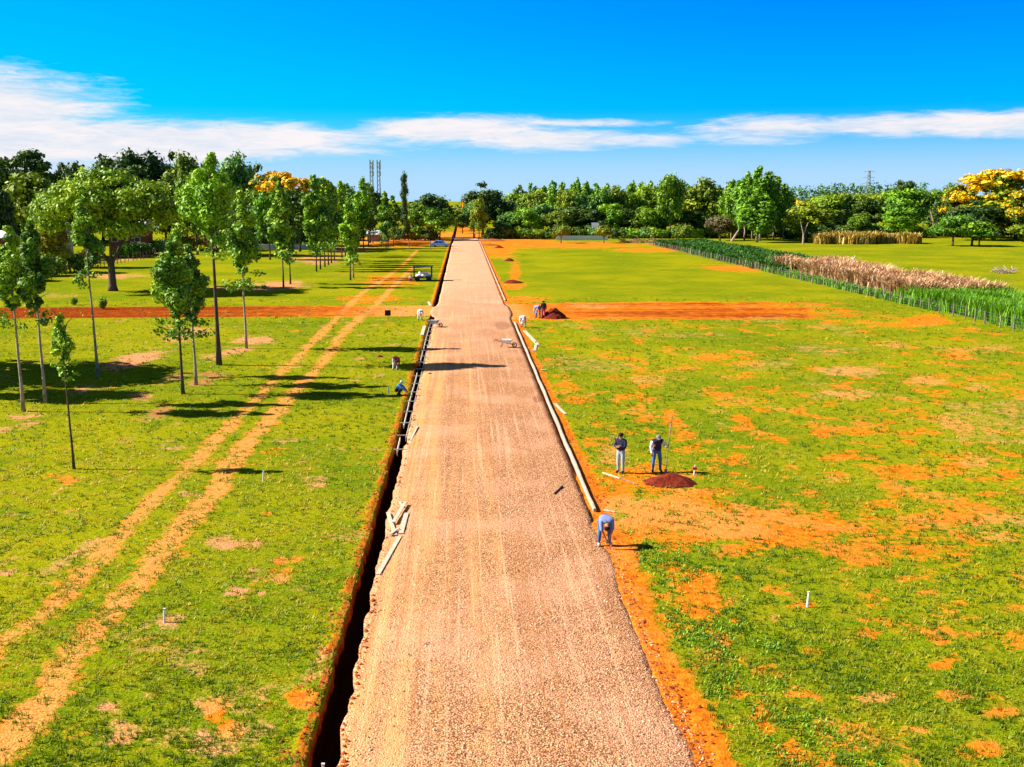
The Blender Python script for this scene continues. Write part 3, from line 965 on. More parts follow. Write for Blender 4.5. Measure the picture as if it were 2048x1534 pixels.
def proto(kind, i):
    """normalised woodland trees: 10 m wide, 16 m tall (bushes 4 x 3)"""
    key = (kind, i)
    if key in PROTO: return PROTO[key]
    rg = np.random.default_rng(hash(kind) % 1000 * 0 + sum(map(ord, kind)) * 31 + i * 7)
    if kind in ('round', 'olive', 'bright', 'dark', 'blue', 'brown', 'yellowing'):
        mat = dict(round=L_BROAD, olive=L_OLIVE, bright=L_BRIGHT, dark=L_DARK, blue=L_BLUE, brown=L_BROWN, yellowing=L_YELL)[kind]
        cl = dome_clumps(16, 10, .10, 40, rg, crad=.165, flat=.8)
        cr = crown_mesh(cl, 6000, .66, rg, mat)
        tr = trunk_mesh(9, .3, .15, rg, M_BARK, [((0, 0, 4), (2.5, .5, 9), .16, .06), ((0, 0, 5), (-2.4, -.8, 10), .15, .05)])
    elif kind == 'flower':
        cl = dome_clumps(16, 10, .14, 46, rg, flower=.95 if i == 0 else .5, crad=.13, flat=.55)
        cr = crown_mesh(cl, 6500, .58, rg, L_OLIVE)
        tr = trunk_mesh(9, .32, .16, rg, M_BARK, [((0, 0, 4), (2.8, .5, 10), .17, .06), ((0, 0, 5), (-2.6, -.8, 10), .16, .05)])
    elif kind == 'open':
        cl = dome_clumps(16, 10, .30, 34, rg, crad=.13, flat=.5, core=False)
        cl = [((c_[0][0] * .92, c_[0][1] * .92, c_[0][2]),) + c_[1:] for c_ in cl]
        cr = crown_mesh(cl, 4200, .55, rg, L_DARK)
        lm = [((0, 0, 5 + i_ * .5), tuple(np.array(c[0]) * (.92, .92, .97)), .13, .04) for i_, c in enumerate(cl[:10])]
        tr = trunk_mesh(11, .3, .14, rg, M_BARK, lm)
    elif kind == 'gum':      # tall plantation gum seen from afar
        cl = []
        for j in range(34):
            t = (j + rg.random()) / 34
            env = 5 * min(1, (t + .2) * 1.9) * (1 - max(0, (t - .4) / .6) ** 1.8 * .8)
            a = rg.random() * 6.283
            q = env * math.sqrt(rg.random()) * .8
            c_ = max(.55, env * (.24 + .2 * rg.random()))
            cl.append(((q * math.cos(a), q * math.sin(a), 3.2 + 12.6 * t), (c_ * .9, c_ * .9, c_ * 1.15), .5 + .4 * (rg.random() - .5) + .2 * (t - .5), 0))
        cr = crown_mesh(cl, 5000, .66, rg, L_BRIGHT if i % 2 else L_ROW)
        tr = trunk_mesh(13, .22, .06, rg, M_BARK_PALE)
    elif kind == 'column':
        cl = []
        for j in range(30):
            t = (j + rg.random()) / 30
            env = 5 * (.55 + .45 * math.sin(t * 9 + i)) * (1 - max(0, (t - .72) / .28) ** 1.6 * .85)
            a = rg.random() * 6.283
            cl.append(((env * .5 * math.cos(a), env * .5 * math.sin(a), 1 + 14.4 * t), (2.2, 2.2, 1.0), .4 + .3 * (rg.random() - .5), 0))
        cr = crown_mesh(cl, 3000, .7, rg, L_DARK if i == 0 else L_BROAD)
        tr = trunk_mesh(8, .5, .2, rg, M_BARK)
    elif kind == 'bush':
        cl = []
        for j in range(16):
            a = rg.random() * 6.283
            q = 1.5 * math.sqrt(rg.random())
            cl.append(((q * math.cos(a), q * math.sin(a), .5 + 1.7 * rg.random() * (1 - q / 2.4)), (.75, .75, .62), .5 + .45 * (rg.random() - .5), 0))
        cr = crown_mesh(cl, 1300, .30, rg, [L_BROAD, L_DARK, L_OLIVE, L_BLUE, L_YELL, L_BRIGHT][i])
        tr = trunk_mesh(1.4, .09, .05, rg, M_BARK, [((0, 0, .2), (.6, .2, 1.4), .05, .02), ((0, 0, .2), (-.6, -.3, 1.4), .05, .02)])
    elif kind == 'lawn':     # small open tree on the grass: 5 wide 4.5 tall
        cl = dome_clumps(4.5, 5, .28, 20, rg, crad=.17, flat=.6)
        cr = crown_mesh(cl, 1800, .30, rg, [L_BROAD, L_OLIVE, L_BRIGHT][i])
        tr = trunk_mesh(2.4, .14, .07, rg, M_BARK, [((0, 0, 1), (1.2, .2, 2.6), .07, .03), ((0, 0, 1.1), (-1.2, -.2, 2.6), .07, .03)])
    PROTO[key] = (tr, cr)
    return PROTO[key]


BASE = dict(bush=(4, 2.9), lawn=(5, 4.5))


def wood_tree(kind, i, px, base_py, top_py, wpx, label, name=None, cat='tree', group=None, Y=None, deep=None):
    """stand a tree: photo column, ground row (or distance Y), top row and crown width give place and size"""
    if Y is None:
        x, y = gp(px, base_py)
    else:
        y = Y
        x = (px - 1024) / FPX * depth(0, y)
    z = float(ground_z(*xy2uv(x, y)))
    H = z_at(top_py, y) - z
    w = wpx * mpp(x, y)
    tr, cr = proto(kind, i)
    bw, bh = BASE.get(kind, (10.6, 16.4))
    nm = name or dict(gum='eucalyptus_tree', flower='flowering_tree', column='cypress_tree', bush='bush', lawn='small_tree').get(kind, 'broadleaf_tree')
    t = thing(nm, label, cat, (x, y, z), random.random() * 6.28 if kind != 'flower' else random.choice([0, 1.5, 3.1, 4.6]), group)
    t.scale = (w / bw, w / bw, max(.5, H) / bh * (1.13 if kind in ('round', 'olive', 'bright', 'dark', 'blue', 'brown', 'flower', 'yellowing') else 1))
    link('trunk' if kind != 'bush' else 'stem', tr, t)
    link('crown' if kind != 'bush' else 'foliage', cr, t)
    return t


# --- the planted row of tall young trees left of the road: base, top, crown width (px), crown base fraction, leaf count
ROW = [
    (47, 823, 452, 92, .56, 2600, 'tall bare-trunked tree nearest the left edge, dark crown cut by the frame', .38, (.012, 0)),
    (91, 806, 438, 88, .52, 2600, 'tall slim tree with a dark crown, second trunk from the left edge', .38, (.014, 0)),
    (148, 938, 628, 64, .70, 800, 'short young tree with a small round green crown, nearest the camera on the left lawn', .62, (.02, 0)),
    (196, 752, 377, 72, .58, 1900, 'tall thin tree with a narrow crown in front of the broad dark-trunked tree', .5, (.02, 0)),
    (366, 788, 463, 106, .48, 3300, 'bushy tree with a low dark crown, left trunk of a close pair', .36, (.006, 0)),
    (392, 770, 490, 92, .47, 2200, 'thinner tree with a low sparse crown, right trunk of a close pair', .34, (.008, 0)),
    (438, 730, 312, 120, .64, 3600, 'tallest tree of the planted row, thick dark trunk and big bright green crown', .62, (.006, 0)),
    (493, 697, 384, 84, .50, 2600, 'tall tree with a ragged crown and mulch at its foot, right of the thickest trunk', .42, (.008, 0)),
    (567, 575, 366, 58, .36, 2000, 'slim pointed tree standing alone, left of a pair on the lawn', .5, (.004, 0)),
    (581, 568, 384, 46, .36, 1500, 'darker slim tree just behind the pointed one on the lawn', .34, (.004, 0)),
    (633, 543, 352, 64, .30, 2200, 'front tree of the dense clump in the row, bright left side', .55, (0, 0)),
    (641, 539, 360, 54, .30, 1600, 'second tree of the dense clump in the row', .42, (0, 0)),
    (650, 534, 356, 56, .30, 1600, 'third tree of the dense clump in the row, dark crown', .32, (0, 0)),
    (657, 530, 362, 52, .30, 1500, 'fourth tree of the dense clump in the row', .34, (0, 0)),
    (663, 526, 366, 50, .30, 1500, 'fifth tree of the dense clump in the row', .38, (0, 0)),
    (669, 522, 370, 48, .30, 1400, 'last tree of the dense clump in the row', .44, (0, 0)),
    (684, 515, 364, 44, .30, 1400, 'pale green tree between the dense clump and the yellowish tree', .55, (0, 0)),
    (691, 512, 370, 40, .30, 1300, 'slim tree directly left behind the yellowish tree', .45, (0, 0)),
    (701, 560, 398, 46, .32, 1500, 'yellowish slim tree standing forward of the row', .8, (0, 0)),
    (707, 556, 420, 40, .32, 1100, 'short thin tree beside the yellowish slim tree', .6, (0, 0)),
    (727, 497, 356, 54, .28, 1700, 'tall rounded bright green tree near the far end of the row', .62, (0, 0)),
    (737, 491, 366, 46, .28, 1400, 'dark tree right of the tall rounded one at the far end of the row', .25, (0, 0)),
    (746, 487, 374, 40, .28, 1200, 'darkest small tree next to the grey-roofed shed', .2, (0, 0)),
    (772, 502, 386, 44, .26, 1500, 'last but one tree of the row, left of the far cypress', .45, (0, 0)),
    (787, 493, 392, 38, .26, 1200, 'last tree of the row, in front of the far cypress', .38, (0, 0)),
]
for k, (bx, by, ty, wp, cb, n, lab, tint, lean) in enumerate(ROW):
    rg = np.random.default_rng(100 + k)
    x, y = gp(bx, by)
    z = float(ground_z(*xy2uv(x, y)))
    H = z_at(ty, y) - z
    w = wp * mpp(x, y)
    dist = depth(x, y)
    ls = float(np.clip(dist * .0029, .14, .5))
    t = thing('young_tree' if k == 2 else 'eucalyptus_tree', lab, 'tree', (x, y, z), 0, 'planted row of slim trees left of the road')
    r0 = (.055 if k == 2 else .17 if k == 6 else .095) * (1 + dist / 900)
    link('trunk', trunk_mesh(H * .93, r0, .02, rg, M_BARK_PALE if k in (0, 1, 3, 5, 7, 19) else M_BARK, [((0, 0, H * (cb + .06 * j)), (w * .3 * math.cos(j * 2.4), w * .3 * math.sin(j * 2.4), H * (cb + .06 * j + .09)), .03, .012) for j in range(5)], wob=.004, lean=(-lean[0], 0)), t)
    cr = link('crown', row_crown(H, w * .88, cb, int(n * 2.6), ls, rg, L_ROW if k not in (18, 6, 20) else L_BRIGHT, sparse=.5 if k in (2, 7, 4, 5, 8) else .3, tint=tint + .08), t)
    cr.location = (-lean[0] * H * .8, 0, 0)

# trees out of frame on the left whose shade falls into the picture
for bx, by, w_, h_ in ((-235, 748, 330, 430), (-120, 790, 150, 300)):
    wood_tree('round', 0, bx, by, by - h_, w_, '%s tree standing beyond the left edge of the view' % ('broad' if w_ > 200 else 'narrower'))

# --- the broad old tree on the left lawn
def broad_tree():
    rg = np.random.default_rng(55)
    x, y = gp(226, 582)
    H = z_at(322, y)
    w = 286 * mpp(x, y)
    t = thing('broadleaf_tree', 'broad spreading tree with a dark forked trunk on the left lawn', 'tree', (x, y, 0))
    cl = dome_clumps(H, w, .36, 95, rg, tint=.62, crad=.078, flat=.62)
    cr = crown_mesh(cl, 26000, .42, rg, L_BROAD)
    link('crown', cr, t)
    fk = H * .26
    lm = [((0, 0, fk * .75), (-w * .15, 0, H * .42), .30, .12), ((0, 0, fk * .8), (w * .13, .5, H * .46), .28, .12), ((0, 0, fk * .85), (.4, -1, H * .55), .24, .08)]
    lm += [((-w * .15, 0, H * .42), (-w * .34, -1, H * .62), .12, .04), ((w * .13, .5, H * .46), (w * .33, 1, H * .62), .12, .04), ((w * .13, .5, H * .46), (w * .2, -2, H * .7), .10, .04), ((-w * .15, 0, H * .42), (-w * .12, 2.5, H * .72), .1, .04)]
    link('trunk', trunk_mesh(fk, .55, .38, rg, M_BARK, lm, wob=.002, sides=10), t)


broad_tree()

# --- single trees of the background, left to right: kind, variant, px, top, width, distance, label
BACK = [
    ('dark', 1, 8, 322, 110, 285, 'dark tree below the open crown at the far left edge of the skyline'),
    ('dark', 2, 162, 318, 84, 300, 'dark tree on the skyline between the open crown and the broad tree'),
    ('dark', 1, 232, 306, 90, 305, 'dark tree left of the dark skyline dome behind the broad tree'),
    ('dark', 0, 420, 318, 80, 300, 'dark tree rising right behind the left of the tallest row tree'),
    ('dark', 0, -12, 342, 90, 205, 'dark tree cut by the left edge behind the pale tree trunks'),
    ('open', 0, 60, 270, 138, 300, 'dark tree with an open see-through crown rising highest on the left skyline'),
    ('open', 1, 134, 300, 44, 310, 'small dark open-crowned tree right beside the highest one on the left skyline'),
    ('olive', 0, 70, 332, 128, 225, 'rounded olive-green tree below the open dark crown at far left'),
    ('round', 1, 106, 378, 72, 190, 'small green rounded tree tucked left of the broad spreading tree'),
    ('yellowing', 0, 104, 432, 74, 176, 'low yellowing tree in front of the white-roofed house at left'),
    ('dark', 1, 30, 400, 110, 235, 'dark mass of foliage behind the roofs at far left'),
    ('dark', 2, 286, 291, 118, 300, 'dark domed tree on the skyline above the broad spreading tree'),
    ('dark', 0, 352, 300, 62, 310, 'small dark tree right of the dark skyline dome'),
    ('olive', 1, 376, 312, 92, 270, 'olive and dark tree left behind the tallest row tree'),
    ('dark', 1, 345, 350, 90, 255, 'dark shaded tree behind the barn with the pale roof'),
    ('dark', 2, 300, 362, 100, 260, 'dark crown directly behind the barn, right of the broad tree'),
    ('round', 0, 395, 345, 80, 235, 'green tree low behind the left side of the tallest row tree'),
    ('blue', 0, 476, 312, 86, 265, 'dark bluish-green tree right behind the tallest row tree'),
    ('dark', 0, 520, 324, 62, 285, 'small dark tree on the skyline left of the yellow-topped tree'),
    ('flower', 0, 568, 324, 136, 262, 'wide tree topped with yellow flowers behind the left row'),
    ('round', 1, 506, 376, 76, 230, 'green tree under the left flank of the yellow-topped tree'),
    ('bright', 0, 540, 378, 62, 215, 'bright green small tree under the yellow-topped tree'),
    ('dark', 1, 600, 372, 84, 250, 'very dark tree under the right flank of the yellow-topped tree'),
    ('dark', 2, 470, 405, 100, 232, 'dark low tree behind the ragged row tree'),
    ('blue', 1, 690, 362, 62, 290, 'bluish tree seen between the dense clump and the rounded row tree'),
    ('dark', 0, 640, 385, 90, 280, 'dark background tree behind the dense clump of the row'),
    ('dark', 1, 740, 378, 70, 300, 'dark background tree behind the grey-roofed shed'),
    ('column', 0, 810, 342, 26, 318, 'dark columnar cypress standing above the far end of the row'),
    ('dark', 2, 860, 384, 92, 340, 'dark flat-domed tree left of the far end of the road'),
    ('bright', 1, 880, 412, 62, 318, 'bright green round tree at the left side of the road end'),
    ('round', 0, 838, 408, 56, 326, 'green tree between the cypress and the bright round tree'),
    ('olive', 0, 910, 416, 46, 420, 'small olive tree in the gap at the end of the road'),
    ('round', 1, 925, 428, 40, 390, 'low green tree at the right of the gap at the road end'),
    # right-hand wood
    ('dark', 0, 966, 363, 84, 352, 'dark domed tree first on the right of the road end'),
    ('blue', 0, 948, 404, 56, 338, 'bluish lower tree below the left flank of the dark dome by the road end'),
    ('olive', 1, 958, 398, 36, 332, 'small olive-lit tree in front of the dark dome by the road end'),
    ('dark', 1, 1002, 398, 64, 350, 'dark shoulder tree right of the dome by the road end'),
    ('round', 2, 1026, 382, 64, 372, 'green tree where the right wood begins to rise'),
    ('round', 1, 1340, 343, 56, 338, 'tall dark tree with ragged crown and pale trunk in the middle of the right wood'),
    ('dark', 2, 1330, 378, 50, 345, 'dark ragged lower crown around the pale-trunked tall tree'),
    ('olive', 1, 1404, 360, 92, 352, 'yellow-tinged olive tree right of the tall dark tree with pale trunk'),
    ('gum', 1, 1488, 344, 84, 322, 'left tree of the tall bright green group in the right wood'),
    ('gum', 1, 1520, 332, 100, 316, 'tallest bright green tree of the right wood'),
    ('gum', 0, 1546, 350, 76, 325, 'right tree of the tall bright green group in the right wood'),
    ('gum', 2, 1462, 356, 56, 330, 'shorter dark gum at the left shoulder of the tall bright green group'),
    ('gum', 0, 1566, 364, 50, 330, 'shorter gum at the right shoulder of the tall bright green group'),
    ('gum', 3, 1534, 340, 60, 332, 'gum standing behind the tall bright green group'),
    ('gum', 2, 1504, 346, 60, 334, 'dark gum top behind the left of the tall bright green group'),
    ('gum', 1, 1514, 378, 110, 304, 'lower bright green tree in front of the tall bright group'),
    ('flower', 0, 1577, 386, 66, 352, 'small tree full of yellow flowers right of the tall bright group'),
    ('brown', 1, 1440, 432, 60, 318, 'brownish bushy tree left of the tall bright group, low in the wood'),
    ('olive', 0, 1612, 398, 92, 306, 'olive-green tree with a pale forked trunk at the left end of the dry reeds'),
    ('round', 2, 1655, 384, 74, 372, 'green tree right behind the olive tree by the dry reeds'),
    ('flower', 2, 1696, 380, 92, 395, 'tree with faint yellow top above the dry reeds'),
    ('dark', 0, 1678, 404, 70, 372, 'dark tree above the middle of the dry reeds'),
    ('dark', 1, 1738, 392, 70, 372, 'dark tree above the right end of the dry reeds'),
    ('round', 0, 1716, 428, 44, 356, 'small bright rounded tree just above the dry reeds'),
    ('open', 1, 1804, 345, 58, 420, 'brown open-crowned tree rising above the right skyline'),
    ('bright', 2, 1806, 372, 90, 366, 'big green tree below the open-crowned tree on the right'),
    ('round', 1, 1858, 378, 72, 376, 'green tree left of the pale dead trunk'),
    ('bright', 0, 1796, 412, 74, 344, 'low bright green tree left of the pale dead trunk'),
    ('dark', 2, 1888, 396, 74, 350, 'dark tree behind the pale dead trunk'),
    ('flower', 0, 1998, 319, 176, 338, 'huge tree covered in yellow flowers at the right edge of the view'),
    ('flower', 1, 1912, 366, 84, 346, 'yellow flowering tree left of the huge one at the right edge'),
    ('dark', 0, 1950, 400, 116, 322, 'dark green crown under the yellow flowers at right'),
    ('flower', 2, 2050, 372, 100, 312, 'yellow-flecked tree cut by the right edge'),
    ('dark', 1, 2030, 408, 110, 326, 'dark shaded tree at the right edge behind the lawn'),
]
for kd, i, px, top, wpx, Y, lab in BACK:
    wood_tree(kd, i, px, 0, top, wpx, lab, Y=Y)

# trees on the right pasture and the lawn before the wood (base row known)
for kd, i, px, by, top, wpx, lab in [
    ('lawn', 2, 1905, 492, 424, 84, 'spreading green tree on the right pasture, left of a pair'),
    ('lawn', 0, 1944, 492, 436, 92, 'low spreading green tree on the right pasture, right of a pair'),
    ('lawn', 2, 1958, 493, 452, 66, 'low leafy tree on a short trunk at the right of the pasture pair'),
    ('lawn', 1, 2046, 484, 446, 60, 'small green tree at the right edge of the pasture'),
    ('lawn', 1, 1122, 486, 448, 42, 'small tree on two stems on the lawn before the right wood'),
    ('lawn', 1, 1208, 486, 448, 38, 'small yellowish tree on a thin stem on the lawn before the right wood'),
    ('lawn', 1, 1016, 478, 456, 24, 'small round tree on the orange soil right of the road end'),
    ('lawn', 2, 1046, 478, 455, 28, 'second small round tree on the orange soil right of the road end'),
    ('lawn', 0, 1082, 479, 456, 24, 'third small round tree right of the road end, darker'),
    ('lawn', 1, 1366, 492, 446, 40, 'small olive tree beside the start of the right fence'),
    ('lawn', 0, 770, 484, 456, 22, 'small young tree on the orange soil beyond the row'),
]:
    wood_tree(kd, i, px, by, top, wpx, lab)

# --- the fill of the right-hand wood, three ranks deep
ORD = ['first', 'second', 'third', 'fourth', 'fifth', 'sixth', 'seventh', 'eighth', 'ninth', 'tenth', 'eleventh', 'twelfth', 'thirteenth', 'fourteenth', 'fifteenth', 'sixteenth', 'seventeenth', 'eighteenth', 'nineteenth', 'twentieth', 'twenty-first', 'twenty-second', 'twenty-third', 'twenty-fourth']
rw = random.Random(5)
KIND_W = dict(round='rounded green', olive='olive-green', bright='bright green', dark='dark green', blue='bluish-green', brown='brownish', yellowing='yellowing', gum='slim pointed')


def rank(xs, tops, w, Y, kinds, where, jit=6):
    for k, px in enumerate(xs):
        kd, i = kinds[k % len(kinds)]
        wood_tree(kd, i, px + rw.uniform(-3, 3), 0, tops[k % len(tops)] + rw.uniform(-jit, jit), w * rw.uniform(.85, 1.2),
                  '%s tree, %s from left in the %s' % (KIND_W[kd], ORD[k], where), Y=Y + rw.uniform(-7, 7), group='trees of the ' + where)


rank([1040 + 22 * k for k in range(20)], [366, 361, 368, 360, 364, 358, 363], 46, 400, [('gum', 0), ('gum', 1), ('gum', 2), ('gum', 3)], 'back rank of the right wood', 4)
rank([1048, 1078, 1104, 1136, 1166, 1200, 1232, 1264, 1296, 1372, 1462], [388, 376, 384, 374, 380, 378, 372, 376, 370, 384, 376], 62, 362,
     [('round', 0), ('olive', 0), ('gum', 1), ('olive', 2), ('blue', 1), ('bright', 0), ('olive', 1), ('round', 2), ('round', 1), ('dark', 0), ('round', 2)], 'middle rank of the right wood', 4)
rank([1020, 1052, 1086, 1112, 1146, 1182, 1220, 1258, 1290, 1322, 1380, 1412, 1468, 1570], [422, 410, 408, 416, 404, 412, 400, 414, 410, 420, 414, 420, 418, 424], 60, 342,
     [('blue', 0), ('bright', 1), ('blue', 1), ('olive', 0), ('dark', 0), ('dark', 2), ('bright', 2), ('dark', 1), ('round', 0), ('blue', 0), ('dark', 2), ('dark', 0), ('dark', 1), ('dark', 2)], 'front rank of the right wood', 5)
rank([1636, 1668, 1704, 1738, 1770, 1832, 1870, 1908], [386, 380, 384, 378, 382, 376, 384, 372], 82, 388,
     [('olive', 0), ('dark', 1), ('round', 1), ('olive', 2), ('dark', 0), ('round', 2), ('blue', 0), ('round', 0)], 'dense rank behind the dry reeds', 4)
rank([-25, 15, 55, 95, 150, 205, 250, 290, 330, 368, 405, 440, 480, 515, 550, 590, 625], [380, 396, 372, 400, 388, 376, 392, 384], 92, 312,
     [('dark', 0), ('dark', 1), ('blue', 0), ('dark', 2), ('round', 1), ('dark', 0)], 'dark rank behind the left field', 5)
# bushes along the foot of both woods
bx = [985, 1004, 1032, 1062, 1098, 1150, 1186, 1236, 1262, 1290, 1316, 1346, 1392, 1420, 1452, 1480, 1560, 1588, 1636]
for k, px in enumerate(bx):
    wood_tree('bush', [3, 1, 5, 0, 3, 1, 3, 1, 5, 3, 0, 3, 0, 1, 2, 1, 1, 0, 1][k], px, 0, 446 + rw.uniform(-6, 8), 46 * rw.uniform(.8, 1.2), 'leafy bush, %s from left at the foot of the right wood' % ORD[k], Y=334 + rw.uniform(-4, 6), group='bushes at the foot of the right wood')
bx = [1652, 1690, 1740, 1772, 1806, 1838, 1880, 1915, 1950, 1985, 2022, 2060]
for k, px in enumerate(bx):
    wood_tree('bush', [1, 1, 3, 5, 5, 0, 1, 0, 1, 1, 3, 0][k], px, 0, 436 + rw.uniform(-6, 8), 60 * rw.uniform(.8, 1.2), 'leafy bush, %s from left behind the dry reeds and pasture' % ORD[k], Y=352 + rw.uniform(-4, 6), group='bushes behind the right pasture')
bx = [640, 668, 700, 728, 760, 798, 830, 856]
for k, px in enumerate(bx):
    wood_tree('bush', [1, 1, 0, 1, 3, 1, 0, 1][k], px, 0, 444 + rw.uniform(-6, 8), 42 * rw.uniform(.8, 1.2), 'dark bush, %s from the left behind the far end of the row' % ORD[k], Y=322 + rw.uniform(-4, 6), group='bushes behind the row')
bx = [462, 490, 520, 548, 580, 606]
for k, px in enumerate(bx):
    wood_tree('bush', [1, 1, 3, 1, 3, 1][k], px, 0, 438 + rw.uniform(-6, 8), 44 * rw.uniform(.8, 1.2), 'dark bush, %s from the left behind the low white wall' % ORD[k], Y=272 + rw.uniform(-4, 6), group='bushes behind the low white wall')
for k, px in enumerate([1504, 1532, 1566, 1598, 1624]):
    wood_tree('bush', [1, 3, 1, 1, 0][k], px, 0, 434 + rw.uniform(-5, 6), 56, 'dark bush, %s from left beneath the tall bright green group' % ORD[k], Y=345 + rw.uniform(-4, 6), group='bushes beneath the tall bright group')
# hedge behind the left fence
for k, (px, by, top, wpx, i) in enumerate([(6, 572, 505, 70, 2), (52, 566, 500, 76, 2), (98, 556, 486, 74, 2), (140, 548, 484, 66, 2), (176, 538, 486, 60, 4), (250, 520, 474, 52, 5), (282, 516, 474, 54, 1), (308, 512, 470, 56, 3), (336, 506, 466, 52, 1), (362, 502, 452, 50, 4), (388, 500, 460, 48, 4), (414, 496, 458, 46, 4), (446, 494, 462, 40, 2)]):
    wood_tree('bush', i, px, by - 4, top, wpx, '%s bush, %s from the left along the left fence' % ({2: 'olive-green', 4: 'yellow-green', 5: 'bright green', 1: 'dark green', 3: 'bluish-green'}[i], ORD[k]), group='hedge along the left fence')
# saplings on the lawn
for px, by, top, wpx, lab in [(150, 610, 588, 14, 'knee-high sapling beside the red track, left of the broad tree'), (206, 618, 584, 18, 'waist-high sapling on the red track below the broad tree'), (410, 585, 540, 10, 'bare thin sapling right of the tallest row tree'), (527, 578, 566, 12, 'tiny sapling left of the lone pointed tree')]:
    wood_tree('bush', 0, px, by, top, wpx, lab, name='sapling')

# dead pale trunk and the forked pale trunk in the right wood
m = MB()
x, y = 0, 0
m.tube([(0, 0, -.1), (.2, 0, 3), (-.5, 0, 6), (-1.6, 0, 9)], [.5, .4, .3, .12], 7).tube([(.1, 0, 3.4), (.9, 0, 5.6), (.7, 0, 7)], [.26, .16, .06], 6)
gx, gy = gp(1866, 475)
dead = m.build('dead_tree', M_BARK_PALE, None, (gx, gy, 0))
tag(dead, 'pale dead tree trunk with a broken top before the right-hand wood', 'tree')

# distant woodland on the horizon, too far to tell trees apart
def far_wood():
    rg = np.random.default_rng(9)
    C, Rr, T = [], [], []
    for a0, a1, d, n, h0 in [(-.62, .62, 640, 420, 9), (.245, .37, 720, 90, 13)]:
        for k in range(n):
            a = a0 + (a1 - a0) * (k + rg.random()) / n
            dd = d * (1 + .08 * rg.random())
            x, y = dd * math.sin(a), dd * math.cos(a)
            z = float(ground_z(*xy2uv(x, y)))
            h = h0 * (.8 + .3 * rg.random())
            for q in (.3, .65, .9):
                C.append((x + rg.normal(), y, z + h * q)); Rr.append((3.2 * (1.15 - q * .6), 3.2 * (1.15 - q * .6), 2.6)); T.append(.25 + .3 * rg.random())
    v, q, tint, fl = leaf_quads(C, Rr, T, np.zeros(len(C)), 26000, 1.5, rg)
    o = link('far_wood', np_mesh('far_wood', v, q, L_BLUE, {'tint': ('FACE', tint), 'flower': ('FACE', fl)}))
    tag(o, 'distant dark band of woodland along the horizon', kind='stuff')


far_wood()

# ------------------------------------------------------------------ crops and reeds beyond the right fence
def blades(n, uv_fn, h, w, rg, bend=.5, per=9, spread=.25, var=0):
    """upright clumps of narrow blades -> verts, quads, tint"""
    u, v = uv_fn(n)
    n = len(u)
    x, y = uv2xy(u, v)
    N = n * per
    bx_ = np.repeat(x, per) + rg.normal(size=N) * spread
    by_ = np.repeat(y, per) + rg.normal(size=N) * spread
    hh = h * (.65 + .5 * rg.random(N)) * np.repeat(.72 + .55 * fbm(x * .45, y * .45, 3) + (.5 * (fbm(x * .12, y * .2, 2) - .5) if var else 0), per)
    a = rg.random(N) * 6.283
    dx, dy = np.cos(a), np.sin(a)
    ww = w * (.7 + .6 * rg.random(N))
    bd = bend * hh * (.2 + .8 * rg.random(N))
    z0 = np.zeros(N)
    px_, py_ = -dy * ww / 2, dx * ww / 2
    P0 = np.stack([bx_ - px_, by_ - py_, z0], -1); P1 = np.stack([bx_ + px_, by_ + py_, z0], -1)
    m1 = np.stack([bx_ + dx * bd * .35, by_ + dy * bd * .35, hh * .62], -1)
    P2 = m1 + np.stack([px_, py_, z0], -1); P3 = m1 - np.stack([px_, py_, z0], -1)
    tp = np.stack([bx_ + dx * bd, by_ + dy * bd, hh * (1 - .25 * bend)], -1)
    P4 = tp + np.stack([px_, py_, z0], -1) * .25; P5 = tp - np.stack([px_, py_, z0], -1) * .25
    V_ = np.stack([P0, P1, P2, P3, P4, P5], 1).reshape(-1, 3)
    b = np.arange(N)[:, None] * 6
    Q = np.concatenate([b + np.array([[0, 1, 2, 3]]), b + np.array([[3, 2, 4, 5]])], 0)
    t = np.tile(np.clip(np.repeat(rg.random(n), per) * .65 + .7 * (rg.random(N) - .35), 0, 1), 2)
    return V_, Q, t


def stuff_blades(name, label, n, uv_fn, h, w, mat, seed, **kw):
    rg = np.random.default_rng(seed)
    V_, Q, t = blades(n, uv_fn, h, w, rg, **kw)
    o = link(name, np_mesh(name, V_, Q, mat, {'tint': ('FACE', t), 'flower': ('FACE', np.zeros(len(Q)))}))
    return tag(o, label, kind='stuff')


rgx = np.random.default_rng(31)


def strip(u0, u1, v0, v1, slope=0.0, gap=0.0):
    def f(n):
        vv_ = v0 + (v1 - v0) * rgx.random(n)
        uu_ = u0 + (u1 - u0) * rgx.random(n) + slope * (vv_ - v0)
        k_ = fbm(uu_ * .55 + 3 * gap, vv_ * .35, 3) > gap
        return uu_[k_], vv_[k_]
    return f


L_CORN = leaf_mat('dry_corn_leaves', (.24, .10, .03), (.66, .37, .17), (.98, .68, .42), trans=.1)
L_TALL = leaf_mat('tall_grass_blades', (.05, .14, .005), (.12, .30, .006), (.25, .48, .01), trans=.2)
L_CROP = leaf_mat('green_crop_leaves', (.015, .06, .008), (.04, .14, .008), (.10, .24, .01), trans=.15)
L_REED = leaf_mat('dry_reed_blades', (.25, .14, .02), (.50, .34, .05), (.70, .52, .16), trans=.1)
stuff_blades('dry_corn', 'strip of dry brown corn plants behind the right fence', 3400, strip(53.5, 63.5, 120, 178, gap=.46), 2.8, .13, L_CORN, 1, bend=.75, per=12, spread=.24)
stuff_blades('tall_grass', 'tall bright green grass behind the near end of the right fence', 3600, strip(52.6, 63.5, 84, 125, gap=.3), 2.0, .10, L_TALL, 2, bend=.5, per=14, spread=.35)
stuff_blades('undergrowth', 'green weeds growing at the foot of the dry corn', 900, strip(51.6, 54.0, 112, 180), .9, .12, L_TALL, 3, bend=.6, per=9, spread=.3)
